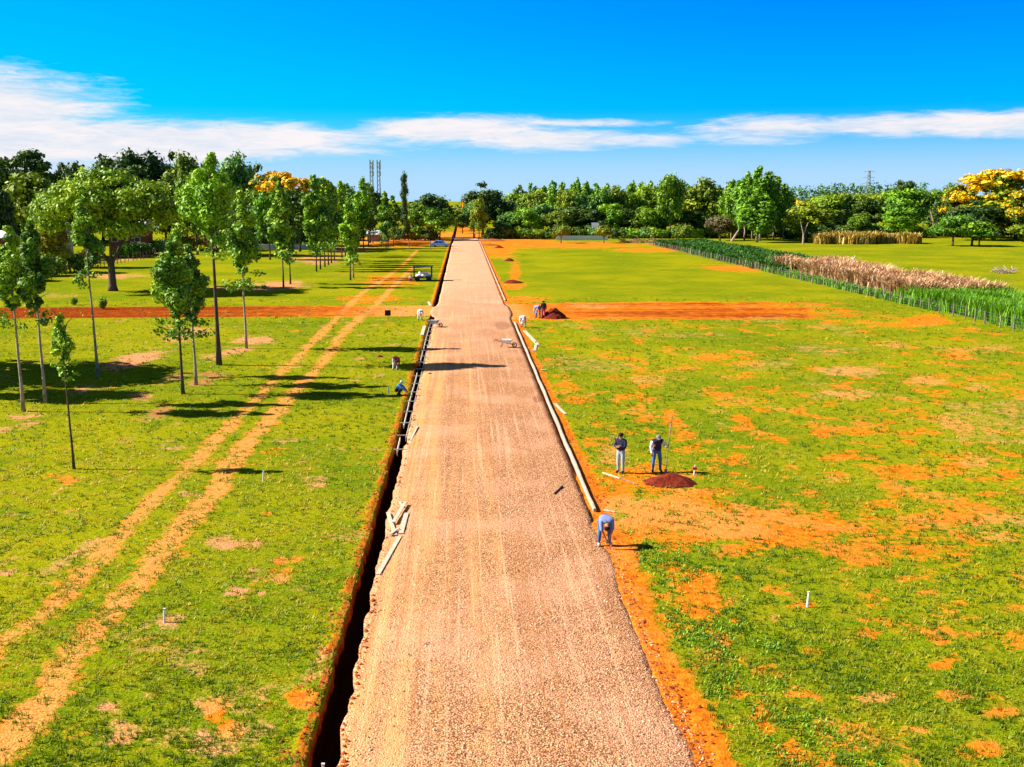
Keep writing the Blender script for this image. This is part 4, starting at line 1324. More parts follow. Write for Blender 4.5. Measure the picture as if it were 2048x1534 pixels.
stuff_blades('green_crop', 'dark green crop behind the far end of the right fence', 2600, strip(52, 66, 170, 285), 1.9, .22, L_CROP, 4, bend=.7, per=10, spread=.4)


def reed_uv(n):
    q_ = rgx.random(n)
    px_ = 1636 + 196 * q_
    Y_ = 291 + 5 * q_ + 2.5 * np.sin(q_ * 11) + (16 - 9 * q_) * rgx.random(n)
    return xy2uv((px_ - 1024) / FPX * depth(0, Y_), Y_)


stuff_blades('dry_reeds', 'bed of tall dry yellow reeds in front of the right-hand wood', 1000, reed_uv, 3.1, .34, L_REED, 5, bend=.5, per=12, spread=.7, var=1)

# ------------------------------------------------------------------ grass of the near field
def grass_field():
    rg = np.random.default_rng(77)
    N = 120000
    v = 15.5 / (1 - rg.random(N) * (1 - 15.5 / 130))
    u = (rg.random(N) * 2 - 1) * (v * .56 + 3) + v * .045
    x, y = uv2xy(u, v)
    d, p, q = soil_at(x, y)
    bare = np.clip(np.maximum(np.maximum(d, p), q), 0, 1)
    clump = .12 + 1.9 * np.clip(fbm(x * 1.1, y * 1.1, 4) - .36, 0, 1)
    ok = (rg.random(N) < np.maximum((1 - bare) ** 1.3 * clump, .9 * (fbm(x * 2.1 + 60, y * 2.1, 3) > .58) * (bare < .97))) & ((u < -3.55) | (u > 5.75))
    u, v, x, y = u[ok], v[ok], x[ok], y[ok]
    n = len(u)
    z = ground_z(u, v)
    per = 5
    N = n * per
    sc = np.repeat(.7 + .022 * np.clip(v - 20, 0, 90), per)
    cx, cy = np.repeat(x, per) + rg.normal(size=N) * .045 * sc, np.repeat(y, per) + rg.normal(size=N) * .045 * sc
    cz = np.repeat(z, per) - .01
    a = rg.random(N) * 6.283
    h = (.05 + .10 * rg.random(N) ** 1.5) * (.8 + .25 * sc)
    l = (.03 + .10 * rg.random(N)) * sc
    w = (.012 + .016 * rg.random(N)) * sc
    dx, dy = np.cos(a), np.sin(a)
    P0 = np.stack([cx - dy * w, cy + dx * w, cz], -1)
    P1 = np.stack([cx + dy * w, cy - dx * w, cz], -1)
    P2 = np.stack([cx + dx * l, cy + dy * l, cz + h], -1)
    V_ = np.stack([P0, P1, P2], 1).reshape(-1, 3)
    T_ = np.arange(N * 3).reshape(N, 3)
    big = fbm(x * .11, y * .11, 3)
    sm = fbm(x * .9 + 80, y * .9, 3)
    t = np.clip(np.repeat(.18 + .8 * (big - .3) + .75 * (sm - .38) + .5 * (rg.random(n) - .5), per) + .45 * (rg.random(N) - .5), 0, 1)
    o = link('grass', np_mesh('grass', V_, T_, leaf_mat('grass_blades', (.03, .085, .001), (.215, .315, .001), (.68, .43, .03), trans=.36), {'tint': ('FACE', t), 'flower': ('FACE', np.zeros(N))}))
    tag(o, 'short patchy green and straw-coloured grass of the near field', kind='stuff')


grass_field()

# taller weeds along the right verge and beside the trench
def verge_uv(n):
    vv_ = 17 / (1 - rgx.random(n) * (1 - 17 / 75))
    uu_ = 5.9 + np.abs(rgx.normal(size=n)) * 1.5
    keep_ = fbm(uu_ * 1.6 + 7, vv_ * .9, 3) > .52
    return uu_[keep_], vv_[keep_]


def weeds():
    rg = np.random.default_rng(12)
    uv_ = verge_uv(1500)
    V_, Q_, t = blades(len(uv_[0]), lambda n: uv_, .11, .03, rg, bend=.9, per=9, spread=.16)
    V_[:, 2] -= .02
    o = link('weeds', np_mesh('weeds', V_, Q_, L_BRIGHT, {'tint': ('FACE', t), 'flower': ('FACE', np.zeros(len(Q_)))}))
    tag(o, 'bright green weed clumps along the right verge of the road', kind='stuff')


weeds()


def clods():
    rg = np.random.default_rng(14)
    n = 5200
    v = 15.5 / (1 - rg.random(n) * (1 - 15.5 / 105))
    side = rg.random(n)
    el, er = trench_edges(v)
    u = np.where(side < .32, el - .03 - np.abs(rg.normal(size=n)) * .28, np.where(side < .6, er + np.abs(rg.normal(size=n)) * .10, np.where(v > 39, 5.22, 4.9) + np.abs(rg.normal(size=n)) * .30))
    x, y = uv2xy(u, v)
    z = np.where((u > -2.85) & (u < 4.9), road_z(u, v), ground_z(u, v))
    ok = ~((u > el - .01) & (u < er + .03))
    x, y, z, v = x[ok], y[ok], z[ok], v[ok]
    n = len(x)
    r = (.014 + .05 * rg.random(n) ** 4) * (1 + v / 120)
    a0 = rg.random(n) * 6.28
    P_ = []
    for k in range(5):
        a = a0 + k * 1.2566
        q = r * (.7 + .6 * rg.random(n))
        P_.append(np.stack([x + q * np.cos(a), y + q * np.sin(a), z - .01], -1))
    P_.append(np.stack([x + r * (rg.random(n) - .5) * .5, y + r * (rg.random(n) - .5) * .5, z + r * (.7 + .6 * rg.random(n))], -1))
    V_ = np.stack(P_, 1).reshape(-1, 3)
    b = np.arange(n)[:, None] * 6
    T_ = np.concatenate([b + np.array([[k, (k + 1) % 5, 5]]) for k in range(5)], 0)
    o = link('soil_clods', np_mesh('soil_clods', V_, T_, M_SOIL_OR))
    tag(o, 'orange clods of earth strewn along the trench and kerb', kind='stuff')


clods()

# ------------------------------------------------------------------ people
C_SKIN = pm('skin', (0.38, 0.19, 0.11), .6, .1, 8)
C_HAIR = pm('hair', (0.012, 0.009, 0.008), .7, .3, 20)


def cloth(name, c):
    return pm(name, c, .9, .22, 7)


def mirror(d):
    o = {}
    for k, v in d.items():
        if k.endswith('_r'):
            o[k] = v
            l = k[:-2] + '_l'
            if l not in d: o[l] = (-v[0], v[1], v[2])
        else:
            o[k] = v
    return o


# +x is the person's left; the person faces -y
POSE = {
    'stand': mirror(dict(pelvis=(0, 0, .95), spine=(0, .01, 1.14), chest=(0, .01, 1.36), neck=(0, 0, 1.50), head=(0, -.02, 1.62), crown=(0, -.01, 1.71),
                         shoulder_r=(-.19, .01, 1.42), elbow_r=(-.25, .03, 1.13), wrist_r=(-.26, -.07, .88), hand_r=(-.26, -.10, .80),
                         hip_r=(-.10, 0, .90), knee_r=(-.12, -.02, .50), ankle_r=(-.13, .02, .09), toe_r=(-.15, -.15, .045))),
    'folded': mirror(dict(pelvis=(0, 0, .95), spine=(0, .01, 1.14), chest=(0, .01, 1.36), neck=(0, 0, 1.50), head=(0, -.02, 1.62), crown=(0, -.01, 1.71),
                          shoulder_r=(-.19, .01, 1.42), elbow_r=(-.24, -.08, 1.16), wrist_r=(-.04, -.20, 1.20), hand_r=(.06, -.20, 1.22),
                          wrist_l=(.04, -.25, 1.17), hand_l=(-.06, -.25, 1.18),
                          hip_r=(-.10, 0, .90), knee_r=(-.11, -.02, .50), ankle_r=(-.11, .02, .09), toe_r=(-.13, -.15, .045))),
    'pole': mirror(dict(pelvis=(0, .05, .95), spine=(0, .02, 1.14), chest=(0, -.05, 1.35), neck=(0, -.12, 1.47), head=(0, -.19, 1.56), crown=(0, -.21, 1.66),
                        shoulder_r=(-.21, -.05, 1.40), elbow_r=(-.28, -.03, 1.12), wrist_r=(-.25, -.12, .87), hand_r=(-.24, -.15, .80),
                        elbow_l=(.33, -.06, 1.17), wrist_l=(.34, -.27, 1.17), hand_l=(.35, -.33, 1.17),
                        hip_r=(-.11, .03, .90), knee_r=(-.15, -.02, .50), ankle_r=(-.17, .03, .09), toe_r=(-.20, -.14, .045))),
    'bend': mirror(dict(pelvis=(0, .20, .93), spine=(0, .03, 1.06), chest=(0, -.19, 1.03), neck=(0, -.33, .91), head=(-.03, -.40, .80), crown=(-.03, -.43, .71),
                        shoulder_r=(-.19, -.23, .96), elbow_r=(-.19, -.32, .66), wrist_r=(-.05, -.36, .36), hand_r=(-.02, -.37, .26),
                        hip_r=(-.11, .18, .88), knee_r=(-.17, .02, .49), ankle_r=(-.19, .06, .09), toe_r=(-.22, -.11, .045))),
    'crouch': mirror(dict(pelvis=(0, .16, .34), spine=(0, .06, .52), chest=(0, -.08, .72), neck=(0, -.16, .85), head=(0, -.23, .95), crown=(0, -.26, 1.04),
                          shoulder_r=(-.19, -.09, .78), elbow_r=(-.20, -.35, .58), wrist_r=(-.10, -.56, .38), hand_r=(-.08, -.62, .30),
                          hip_r=(-.11, .14, .33), knee_r=(-.19, -.26, .46), ankle_r=(-.15, .04, .09), toe_r=(-.17, -.13, .045))),
}
EDGES = [('pelvis', 'spine'), ('spine', 'chest'), ('chest', 'neck'), ('neck', 'head'), ('head', 'crown')]
for s_ in ('_r', '_l'):
    EDGES += [('chest', 'shoulder' + s_), ('shoulder' + s_, 'elbow' + s_), ('elbow' + s_, 'wrist' + s_), ('wrist' + s_, 'hand' + s_),
              ('pelvis', 'hip' + s_), ('hip' + s_, 'knee' + s_), ('knee' + s_, 'ankle' + s_), ('ankle' + s_, 'toe' + s_)]
RAD = dict(pelvis=.135, spine=.125, chest=.145, neck=.055, head=.092, crown=.070, shoulder=.068, elbow=.045, wrist=.030, hand=.034, hip=.090, knee=.060, ankle=.042, toe=.040)


def seg_dist(p, a, b):
    ab = b - a
    t = np.clip(((p - a) @ ab) / (ab @ ab), 0, 1)
    return np.linalg.norm(p - a - t[:, None] * ab, axis=1)


BODIES = {}


def body_mesh(pose):
    """one skinned body for a pose, fingers rooted in the palms; returns mesh and a bone index per face"""
    if pose in BODIES: return BODIES[pose]
    J = POSE[pose]
    names = ['pelvis'] + [k for k in J if k != 'pelvis']
    me = bpy.data.meshes.new('person')
    me.from_pydata([J[k] for k in names], [(names.index(a), names.index(b)) for a, b in EDGES], [])
    o = bpy.data.objects.new('tmp', me)
    col.objects.link(o)
    sk = o.modifiers.new('skin', 'SKIN')
    sk.use_smooth_shade = True
    for k, sv_ in zip(names, me.skin_vertices[0].data):
        r = RAD[k.split('_')[0]]
        sv_.radius = (r * (1.18 if k in ('chest', 'pelvis', 'spine') else 1), r * (.85 if k in ('chest', 'spine') else 1))
        sv_.use_root = (k == 'pelvis')
    sb = o.modifiers.new('sub', 'SUBSURF')
    sb.levels = sb.render_levels = 2
    dg = bpy.context.evaluated_depsgraph_get()
    ev = o.evaluated_get(dg)
    em = bpy.data.meshes.new_from_object(ev)
    V_ = [tuple(v_.co) for v_ in em.vertices]
    F_ = [tuple(p_.vertices) for p_ in em.polygons]
    bpy.data.objects.remove(o)
    mb = MB()
    mb.add(V_, F_)
    for s_ in ('_r', '_l'):                       # fingers and thumb, face features
        w_, h_ = Vector(J['wrist' + s_]), Vector(J['hand' + s_])
        d_ = (h_ - w_).normalized()
        sd = d_.cross(Vector((0, 1, .3))).normalized()
        cu = sd.cross(d_).normalized()
        for q in range(4):
            b_ = h_ + sd * (.024 * (q - 1.5))
            L = (.075, .085, .08, .06)[q]
            mb.tube([b_, b_ + d_ * L * .5 + cu * .006, b_ + d_ * L * .85 + cu * .025], [.0105, .0095, .007], 6)
        tb = w_ + d_ * .03
        mb.tube([tb, tb + sd * -.045 + d_ * .03, tb + sd * -.05 + d_ * .065 + cu * .012], [.013, .011, .008], 6)
    hd, ck, nk = Vector(J['head']), Vector(J['crown']), Vector(J['neck'])
    up_ = (ck - nk).normalized()
    fw_ = Vector((0, -1, 0)) - up_ * Vector((0, -1, 0)).dot(up_)
    fw_.normalize()
    rt = fw_.cross(up_)
    mb.tube([hd + fw_ * .085 + up_ * .02, hd + fw_ * .112 - up_ * .02], [.010, .018], 6)
    for q in (-1, 1):
        mb.ball(hd + rt * q * .092 + up_ * .0, (.014, .022, .03), seg=6, rings=5)
        mb.ball(hd + fw_ * .088 + rt * q * .032 + up_ * .025, .013, mi=1, seg=6, rings=5)
    mb.beam(hd + fw_ * .09 - up_ * .05 - rt * .025, hd + fw_ * .09 - up_ * .05 + rt * .025, .012, .01, mi=2)
    V_ = np.array(mb.v)
    cen = np.array([V_[list(f)].mean(0) for f in mb.f])
    D_ = np.stack([seg_dist(cen, np.array(J[a], float), np.array(J[b], float)) for a, b in EDGES], 1)
    bone = D_.argmin(1)
    BODIES[pose] = (mb, bone, cen)
    return BODIES[pose]


def clothing(mb, keep, off, name, mat, parent):
    """a garment: the chosen faces of the body pushed out a little"""
    f = [mb.f[i] for i in keep]
    used = sorted({j for q in f for j in q})
    mp = {j: k for k, j in enumerate(used)}
    V_ = np.array([mb.v[j] for j in used])
    N_ = np.zeros_like(V_)
    for q in f:
        p = [Vector(mb.v[j]) for j in q]
        n = (p[1] - p[0]).cross(p[2] - p[0])
        for j in q: N_[mp[j]] += n
    N_ /= np.maximum(np.linalg.norm(N_, axis=1), 1e-9)[:, None]
    me = bpy.data.meshes.new(name)
    me.from_pydata((V_ + N_ * off).tolist(), [], [[mp[j] for j in q] for q in f])
    me.materials.append(mat)
    me.polygons.foreach_set('use_smooth', np.ones(len(f), dtype=bool))
    me.update()
    return link(name, me, parent)


def person(label, xy, pose, rz, shirt, trousers, shoes=(.02, .018, .016), hat=None, sleeves=True, vest=None, scale=1.0, z=None, group=None, hair=True):
    x, y = xy
    if z is None: z = float(ground_z(*xy2uv(x, y)))
    t = thing('person', label, 'person', (x, y, z), rz, group)
    t.scale = (scale,) * 3
    mb, bone, cen = body_mesh(pose)
    J = POSE[pose]
    link('body', mb.mesh('body', [C_SKIN, C_HAIR, pm('lips', (.25, .08, .06), .6)], True), t)
    E = [a + '>' + b for a, b in EDGES]
    isb = lambda *ks: [i for i in range(len(bone)) if any(k in E[bone[i]] for k in ks)]
    torso = isb('pelvis>spine', 'spine>chest', 'chest>shoulder') + [i for i in isb('chest>neck') if np.linalg.norm(cen[i] - np.array(J['neck'])) > .06]
    arms = isb('shoulder_r>elbow', 'shoulder_l>elbow') + (isb('elbow_r>wrist', 'elbow_l>wrist') if sleeves else [])
    legs = isb('pelvis>hip', 'hip_r>knee', 'hip_l>knee', 'knee_r>ankle', 'knee_l>ankle')
    low = isb('pelvis>spine')
    feet = isb('ankle_r>toe', 'ankle_l>toe')
    clothing(mb, torso + arms, .022, 'shirt', shirt, t)
    clothing(mb, legs + [i for i in low if cen[i][2] < J['pelvis'][2] + .05], .016, 'trousers', trousers, t)
    clothing(mb, feet, .012, 'shoes', cloth('shoe_leather_%d' % int(shoes[0] * 1000), shoes), t)
    if vest: clothing(mb, torso, .038, 'vest', vest, t)
    hd, ck, nk = Vector(J['head']), Vector(J['crown']), Vector(J['neck'])
    up_ = (ck - nk).normalized()
    fw_ = (Vector((0, -1, 0)) - up_ * Vector((0, -1, 0)).dot(up_)).normalized()
    M_ = Matrix((fw_.cross(up_), -fw_, up_)).transposed()
    if hat:
        m_ = MB()
        c_ = hd + up_ * .055
        m_.ball(c_, (.108, .118, .085), seg=12, rings=8, rot=M_)
        m_.ball(c_ + fw_ * .10 - up_ * .005, (.085, .095, .014), seg=10, rings=6, rot=M_)
        if hat[1]:
            m_.ball(c_ - up_ * .01, (.21, .21, .016), seg=14, rings=6, rot=M_)
        m_.build('hat', hat[0], t, smooth=True)
    elif hair:
        m_ = MB()
        m_.ball(hd + up_ * .04 - fw_ * .018, (.104, .11, .088), seg=12, rings=8, rot=M_)
        m_.build('hair', C_HAIR, t, smooth=True)
    return t


navy = cloth('navy_cloth', (.022, .022, .050)); black = cloth('black_cloth', (.014, .014, .016)); whitec = cloth('white_cloth', (.72, .70, .72))
paleblue = cloth('pale_blue_cloth', (.20, .25, .46)); jeans = cloth('denim', (.07, .13, .30)); palejeans = cloth('washed_denim', (.30, .37, .42))
maroon = cloth('maroon_cloth', (.32, .02, .06)); blue = cloth('blue_cloth', (.06, .22, .55)); lilac = cloth('lilac_cloth', (.55, .42, .62)); grey = cloth('grey_cloth', (.20, .20, .22))
W_ = 'men working along the new road'
person('man in a dark jacket and black cap standing left of the pole holder', gp(1241, 946), 'folded', R(-32), navy, palejeans, hat=(black, False), scale=1.05, group=W_)
px_, py_ = gp(1313, 944)
holder = person('man in a dark vest over pale sleeves holding a long pole by the earth heap', (px_, py_), 'pole', R(6), whitec, jeans, shoes=(.015, .015, .02), hat=(grey, False), vest=navy, scale=1.03, group=W_)
bent = person('bent-over man in a pale blue shirt working at the near end of the kerb', gp(1209, 1092), 'bend', R(10), paleblue, jeans, shoes=(.5, .42, .28), sleeves=False, scale=1.02, group=W_)
person('crouching man in a maroon shirt and whitish trousers on the grass left of the trench', gp(791, 740), 'bend', R(40), maroon, whitec, scale=.88, group=W_)
person('crouching man in a blue shirt leaning toward the trench from its left edge', gp(797, 791), 'crouch', R(75), blue, navy, scale=.88, group=W_, hat=(cloth('cyan_cloth', (.3, .65, .7)), False))
person('stooping man in a white shirt at the left corner of the crossing', gp(840, 640), 'bend', R(35), whitec, whitec, scale=1.0, group=W_, sleeves=False, hat=(whitec, False))
person('man in dark clothes standing right of the crossing beside the soil heap', gp(1087, 637), 'stand', R(-15), black, maroon, scale=1.05, group=W_, hat=(black, True))
person('stooping man in pale shirt and blue jeans left of the dark-clothed one', gp(1076, 636), 'bend', R(-40), paleblue, jeans, scale=1.2, group=W_, hat=(whitec, False))
person('stooping man in white with a white hat at the start of the right kerb', gp(1047, 655), 'bend', R(-35), whitec, lilac, scale=1.05, group=W_, hat=(whitec, True))
person('crouching man in a lilac shirt in front of the canopy cart', gp(820, 563), 'crouch', R(60), lilac, maroon, scale=1.0, group=W_)
person('man in a blue shirt and purple trousers standing at the far left road edge', gp(906, 482), 'stand', R(20), blue, cloth('purple_cloth', (.25, .06, .40)), scale=1.1, group=W_)
person('man in white at the far end of the right kerb', gp(950, 474), 'stand', R(-20), whitec, maroon, scale=1.05, group=W_)

# the long pole in the second man's left hand
gx, gy = px_ + .36, py_ - .34
m = MB()
m.tube([(0, 0, 0), (.03, .02, 1.0), (.14, .06, 2.62)], [.02, .022, .022], 7)
m.box((0, 0, .1), (.13, .03, .24))
pole = m.build('digging_bar', M_WOOD_GREY, None, (gx, gy, .0), (0, R(2), 0))
tag(pole, 'long dark digging pole held upright by the man in the vest', 'tool')

# ------------------------------------------------------------------ earth heaps
def heap(name, label, px, py, wpx, h, mat, seed, ratio=.7, group=None, cat='earth heap'):
    rg = np.random.default_rng(seed)
    x, y = gp(px, py)
    w = wpx * mpp(x, y) / 2
    n = 34
    V_, F_ = [], []
    g = np.linspace(-1.25, 1.25, n)
    A, B = np.meshgrid(g, g)
    r = np.hypot(A, B) + .35 * (fbm(A * 2 + seed, B * 2, 3) - .5)
    Z = h * np.clip(1 - r, -.05, 1) ** .85 if False else h * np.where(r < 1, np.clip(1 - r, 0, 1) ** .8, -.06 * 1)
    Z = Z + h * .30 * (fbm(A * 3 + 9, B * 3 + seed, 4) - .5) * (r < 1.02)
    V_ = np.stack([A * w, B * w * ratio, Z], -1).reshape(-1, 3)
    idx_ = np.arange(n * n).reshape(n, n)
    F_ = np.stack([idx_[:-1, :-1], idx_[:-1, 1:], idx_[1:, 1:], idx_[1:, :-1]], -1).reshape(-1, 4)
    keepf = (r.reshape(-1)[F_] < 1.12).any(1)
    me = np_mesh(name, V_, F_[keepf], mat, smooth=False)
    o = link(name, me, None, (x, y, float(ground_z(*xy2uv(x, y)))))
    return tag(o, label, cat, group)


heap('earth_heap', 'dark red heap of freshly dug earth in front of the pole holder', 1340, 966, 112, .44, M_SOIL, 1, .75)
heap('earth_heap', 'dark earth heap beside the two men at the right of the crossing', 1108, 636, 52, 1.1, M_SOIL, 2, .8)
heap('earth_heap', 'dark flat earth heap right of the road, nearer of two on the lawn', 1026, 566, 40, .6, M_SOIL, 3)
heap('earth_heap', 'small dark earth heap right of the road, farther of two on the lawn', 1018, 522, 22, .7, M_SOIL, 4)
heap('earth_heap', 'small dark heap on the orange soil near the far kerb end', 998, 496, 20, .7, M_SOIL, 5)
heap('earth_heap', 'wide orange earth mound along the far kerb, nearer one', 978, 491, 44, .6, M_SOIL_OR, 6, .9)
heap('earth_heap', 'wide orange earth mound along the far kerb, farther one', 984, 482, 60, .8, M_SOIL_OR, 7, .9)
heap('earth_heap', 'dark flat pile at the grass edge left of the maroon-shirted man', 760, 714, 14, .2, M_SOIL, 8)
heap('earth_heap', 'small dark clod pile on the road beside the trench', 860, 749, 14, .22, M_SOIL, 9)

# ------------------------------------------------------------------ kerb, formwork and loose boards
rg = np.random.default_rng(3)


def kerb(v0, v1, label):
    vs = np.arange(v0, v1, .8)
    prof = [(KERB_U0, -.25), (KERB_U0, .135), (KERB_U0 + .02, .155), (KERB_U1 - .02, .155), (KERB_U1, .135), (KERB_U1, -.25)]
    P_ = []
    for v_ in vs:
        du = .015 * math.sin(v_ * .7) + .02 * (rg.random() - .5)
        dz = .012 * (rg.random() - .5)
        P_.append([(*uv2xy(u_ + du, v_), z_ + dz) for u_, z_ in prof])
    k_ = len(prof)
    F_ = []
    for i in range(len(vs) - 1):
        for j in range(k_ - 1):
            F_.append((i * k_ + j, i * k_ + j + 1, (i + 1) * k_ + j + 1, (i + 1) * k_ + j))
    mb = MB()
    mb.add([p for q in P_ for p in q], F_)
    mb.f += [tuple(range(k_)), tuple((len(vs) - 1) * k_ + j for j in range(k_))[::-1]]
    mb.m += [0, 0]
    return tag(mb.build('concrete_kerb', M_CONC), label, 'kerb')


kerb(39.3, 104, 'pale new concrete kerb along the right side of the near road')
kerb(126, 318, 'pale concrete kerb along the right side of the far road')


def board(label, p0, p1, w=.14, h=.035, z0=None, z1=None, mat=None, on_edge=False, group=None, name='plank', pix=True):
    a, b = (gp(*p0), gp(*p1)) if pix else (uv2xy(*p0), uv2xy(*p1))
    za = z0 if z0 is not None else float(ground_z(*xy2uv(*a))) + .03
    zb = z1 if z1 is not None else float(ground_z(*xy2uv(*b))) + .03
    m_ = MB()
    L = math.hypot(b[0] - a[0], b[1] - a[1])
    ww, hh = (h, w) if on_edge else (w, h)
    m_.box((0, 0, 0), (ww, L, hh))
    o = m_.build(name, mat or M_WOOD, bevel=.004)
    o.location = ((a[0] + b[0]) / 2, (a[1] + b[1]) / 2, (za + zb) / 2)
    o.rotation_euler = (math.atan2(zb - za, L), 0, math.atan2(-(b[0] - a[0]), b[1] - a[1]))
    return tag(o, label, 'plank' if name != 'stake' else 'stake', group)


# formwork planks on edge inside the trench: two lines with cross pieces
v_ = 47.0
k = 0
FW = 'formwork planks in the trench'
while v_ < 106:
    L = 2.7 + .5 * rg.random()
    for line, uu_ in (('left', -3.30), ('right', -2.99)):
        if line == 'left' and (v_ < 49 or rg.random() < .08): continue
        if line == 'right' and rg.random() < .22: continue
        du = .05 * (rg.random() - .5)
        board('pale plank on edge in the %s line of formwork in the trench' % line, (uu_ + du, v_), (uu_ + du * .2, v_ + L), .20, .035, -.10 + .03 * rg.random(), -.08, M_WOOD if line == 'right' else M_WHITE, True, FW + ', %s line' % line, 'formwork_plank', pix=False)
    v_ += L + .06
    k += 1
FS = 'cross pieces of the trench formwork'
for v_ in np.arange(50, 106, 3.1):
    m_ = MB()
    m_.box((0, 0, 0), (.62, .05, .04)).box((-.15, 0, -.17), (.04, .04, .34)).box((.15, 0, -.17), (.04, .04, .34))
    xx, yy = uv2xy(-3.15 + .06 * (rg.random() - .5), v_)
    tag(m_.build('formwork_brace', M_WOOD, None, (xx, yy, .045), (0, 0, -YAW * -1 + .2 * (rg.random() - .5))), 'short wooden cross brace over the formwork in the trench', 'brace', FS)

RZ1 = .08
board('loose plank leaning right in the heap of boards at the trench, left one', (776, 1030), (791, 1074), z0=.10, z1=.07)
board('loose plank slanting left in the heap of boards at the trench, middle one', (811, 1012), (787, 1052), z0=.17, z1=.15)
board('loose plank at the road side of the heap of boards', (813, 1030), (802, 1071), w=.18, z0=.08, z1=.08)
board('short plank lying across the foot of the heap of boards', (779, 1075), (797, 1063), w=.12, z0=.12, z1=.13)
board('long plank lying on the gravel, nearest the camera beside the trench', (800, 1076), (756, 1152), w=.15, z0=.075, z1=.055)
board('splintered short board at the top of the heap of boards', (799, 1006), (806, 1018), w=.09, z0=.08, z1=.08)
board('pale plank lying over the trench edge by the gravel road', (835, 856), (818, 888), w=.10, z0=.10, z1=.02)
board('pale plank on the grass behind the kerb opposite the blue-shirted man', (1110, 808), (1131, 829), w=.16)
board('long pale plank on the grass behind the start of the kerb', (1049, 662), (1076, 690), w=.32)
board('short pale plank at the near end of the long one behind the kerb', (1073, 686), (1069, 702), w=.22)
board('small pale board on the soil behind the kerb, below the long plank', (1062, 701), (1074, 701), w=.22)
board('small white block on the orange soil behind the kerb', (1082, 741), (1092, 741), w=.22, h=.1)
board('thin pale batten lying on the grass before the standing man', (1205, 946), (1240, 958), w=.07, h=.05)
board('thin dark stick lying between the batten and the earth heap', (1242, 959), (1275, 971), w=.04, h=.03, mat=M_WOOD_GREY)
board('dark short stick lying on the gravel near the kerb', (1108, 992), (1125, 976), w=.06, h=.05, z0=.085, z1=.085, mat=M_BLACK)
board('pale stick lying just beyond the bent man', (1207, 1021), (1230, 1025), w=.08)
board('pale plank standing out of the trench at the crossing corner', (849, 655), (844, 672), w=.3, z0=.15, z1=.1)
board('pale plank lying left of the far trench at the crossing', (857, 604), (861, 612), w=.3)

# survey stakes
def stake(label, px, py, h, red=False):
    x, y = gp(px, py)
    m_ = MB()
    m_.tube([(0, 0, -.1), (.01, 0, h * .7), (.012, 0, h)], [.035, .034, .03], 7)
    m_.box((.012, 0, h + .01), (.07, .065, .03))
    if red: m_.box((0, 0, h * .75), (.18, .18, h * .25), mi=1)
    tag(m_.build('survey_stake', [M_WHITE, M_RED_PAINT], None, (x, y, float(ground_z(*xy2uv(x, y)))), (0, R(3), 0)), label, 'stake', 'white survey stakes')


stake('white survey stake on the right field, nearest the right edge', 1614, 1214, .46)
stake('white survey stake on the near left grass beside the wheel tracks', 328, 1245, .40)
stake('white survey stake right of the short tree shadow on the left grass', 526, 962, .42)
stake('white stake with an orange top right of the earth heap', 1388, 950, .42, True)
stake('white post in the grass left of the blue-shirted man', 777, 790, .62)
stake('white stake standing in the trench at the bottom of the view', 642, 1514, .5)
stake('thin white stake by the left road at the crossing', 800, 632, .5)

# dark board on a post at the crossing
x, y = gp(776, 642)
t = thing('notice_board', 'small dark square board on a single post left of the crossing', 'sign', (x, y, 0))
MB().tube([(0, 0, -.1), (0, 0, .55)], .035, 7).build('post', M_WOOD_GREY, t)
MB().box((0, -.045, .82), (.60, .05, .56)).build('panel', pm('dark_maroon', (.05, .012, .015), .7), t, bevel=.01)

# wheelbarrows
def wheelbarrow(label, xy, rz, tray):
    x, y = xy
    t = thing('wheelbarrow', label, 'wheelbarrow', (x, y, .09), rz)
    m_ = MB()
    V_ = [(-.28, -.42, .34), (.28, -.42, .34), (.25, .22, .34), (-.25, .22, .34), (-.38, -.55, .62), (.38, -.55, .62), (.36, .42, .62), (-.36, .42, .62)]
    m_.add(V_, [(3, 2, 1, 0), (0, 1, 5, 4), (1, 2, 6, 5), (2, 3, 7, 6), (3, 0, 4, 7)])
    tr_ = m_.build('tray', tray, t)
    sm = tr_.modifiers.new('thick', 'SOLIDIFY'); sm.thickness = .02
    f_ = MB()
    for s_ in (-1, 1):
        f_.tube([(s_ * .06, -.78, .2), (s_ * .24, -.2, .32), (s_ * .30, .9, .60)], .02, 6)
        f_.tube([(s_ * .26, .2, .33), (s_ * .28, .3, 0)], .018, 6)
    f_.build('frame', M_BLACK, t)
    w_ = MB()
    pts = [(0, -.80 + .17 * math.cos(a), .19 + .17 * math.sin(a)) for a in np.linspace(0, 2 * math.pi, 17)]
    w_.tube(pts, .045, 7, cap=False)
    w_.tube([(-.05, -.80, .19), (.05, -.80, .19)], .05, 7)
    w_.build('wheel', M_RUBBER, t, smooth=True)


wheelbarrow('wheelbarrow with a white tray standing alone on the road near the right kerb', gp(1010, 696), R(80), M_WHITE)
wheelbarrow('wheelbarrow with a grey tray at the left trench by the crossing', gp(866, 655), R(70), M_STEEL)

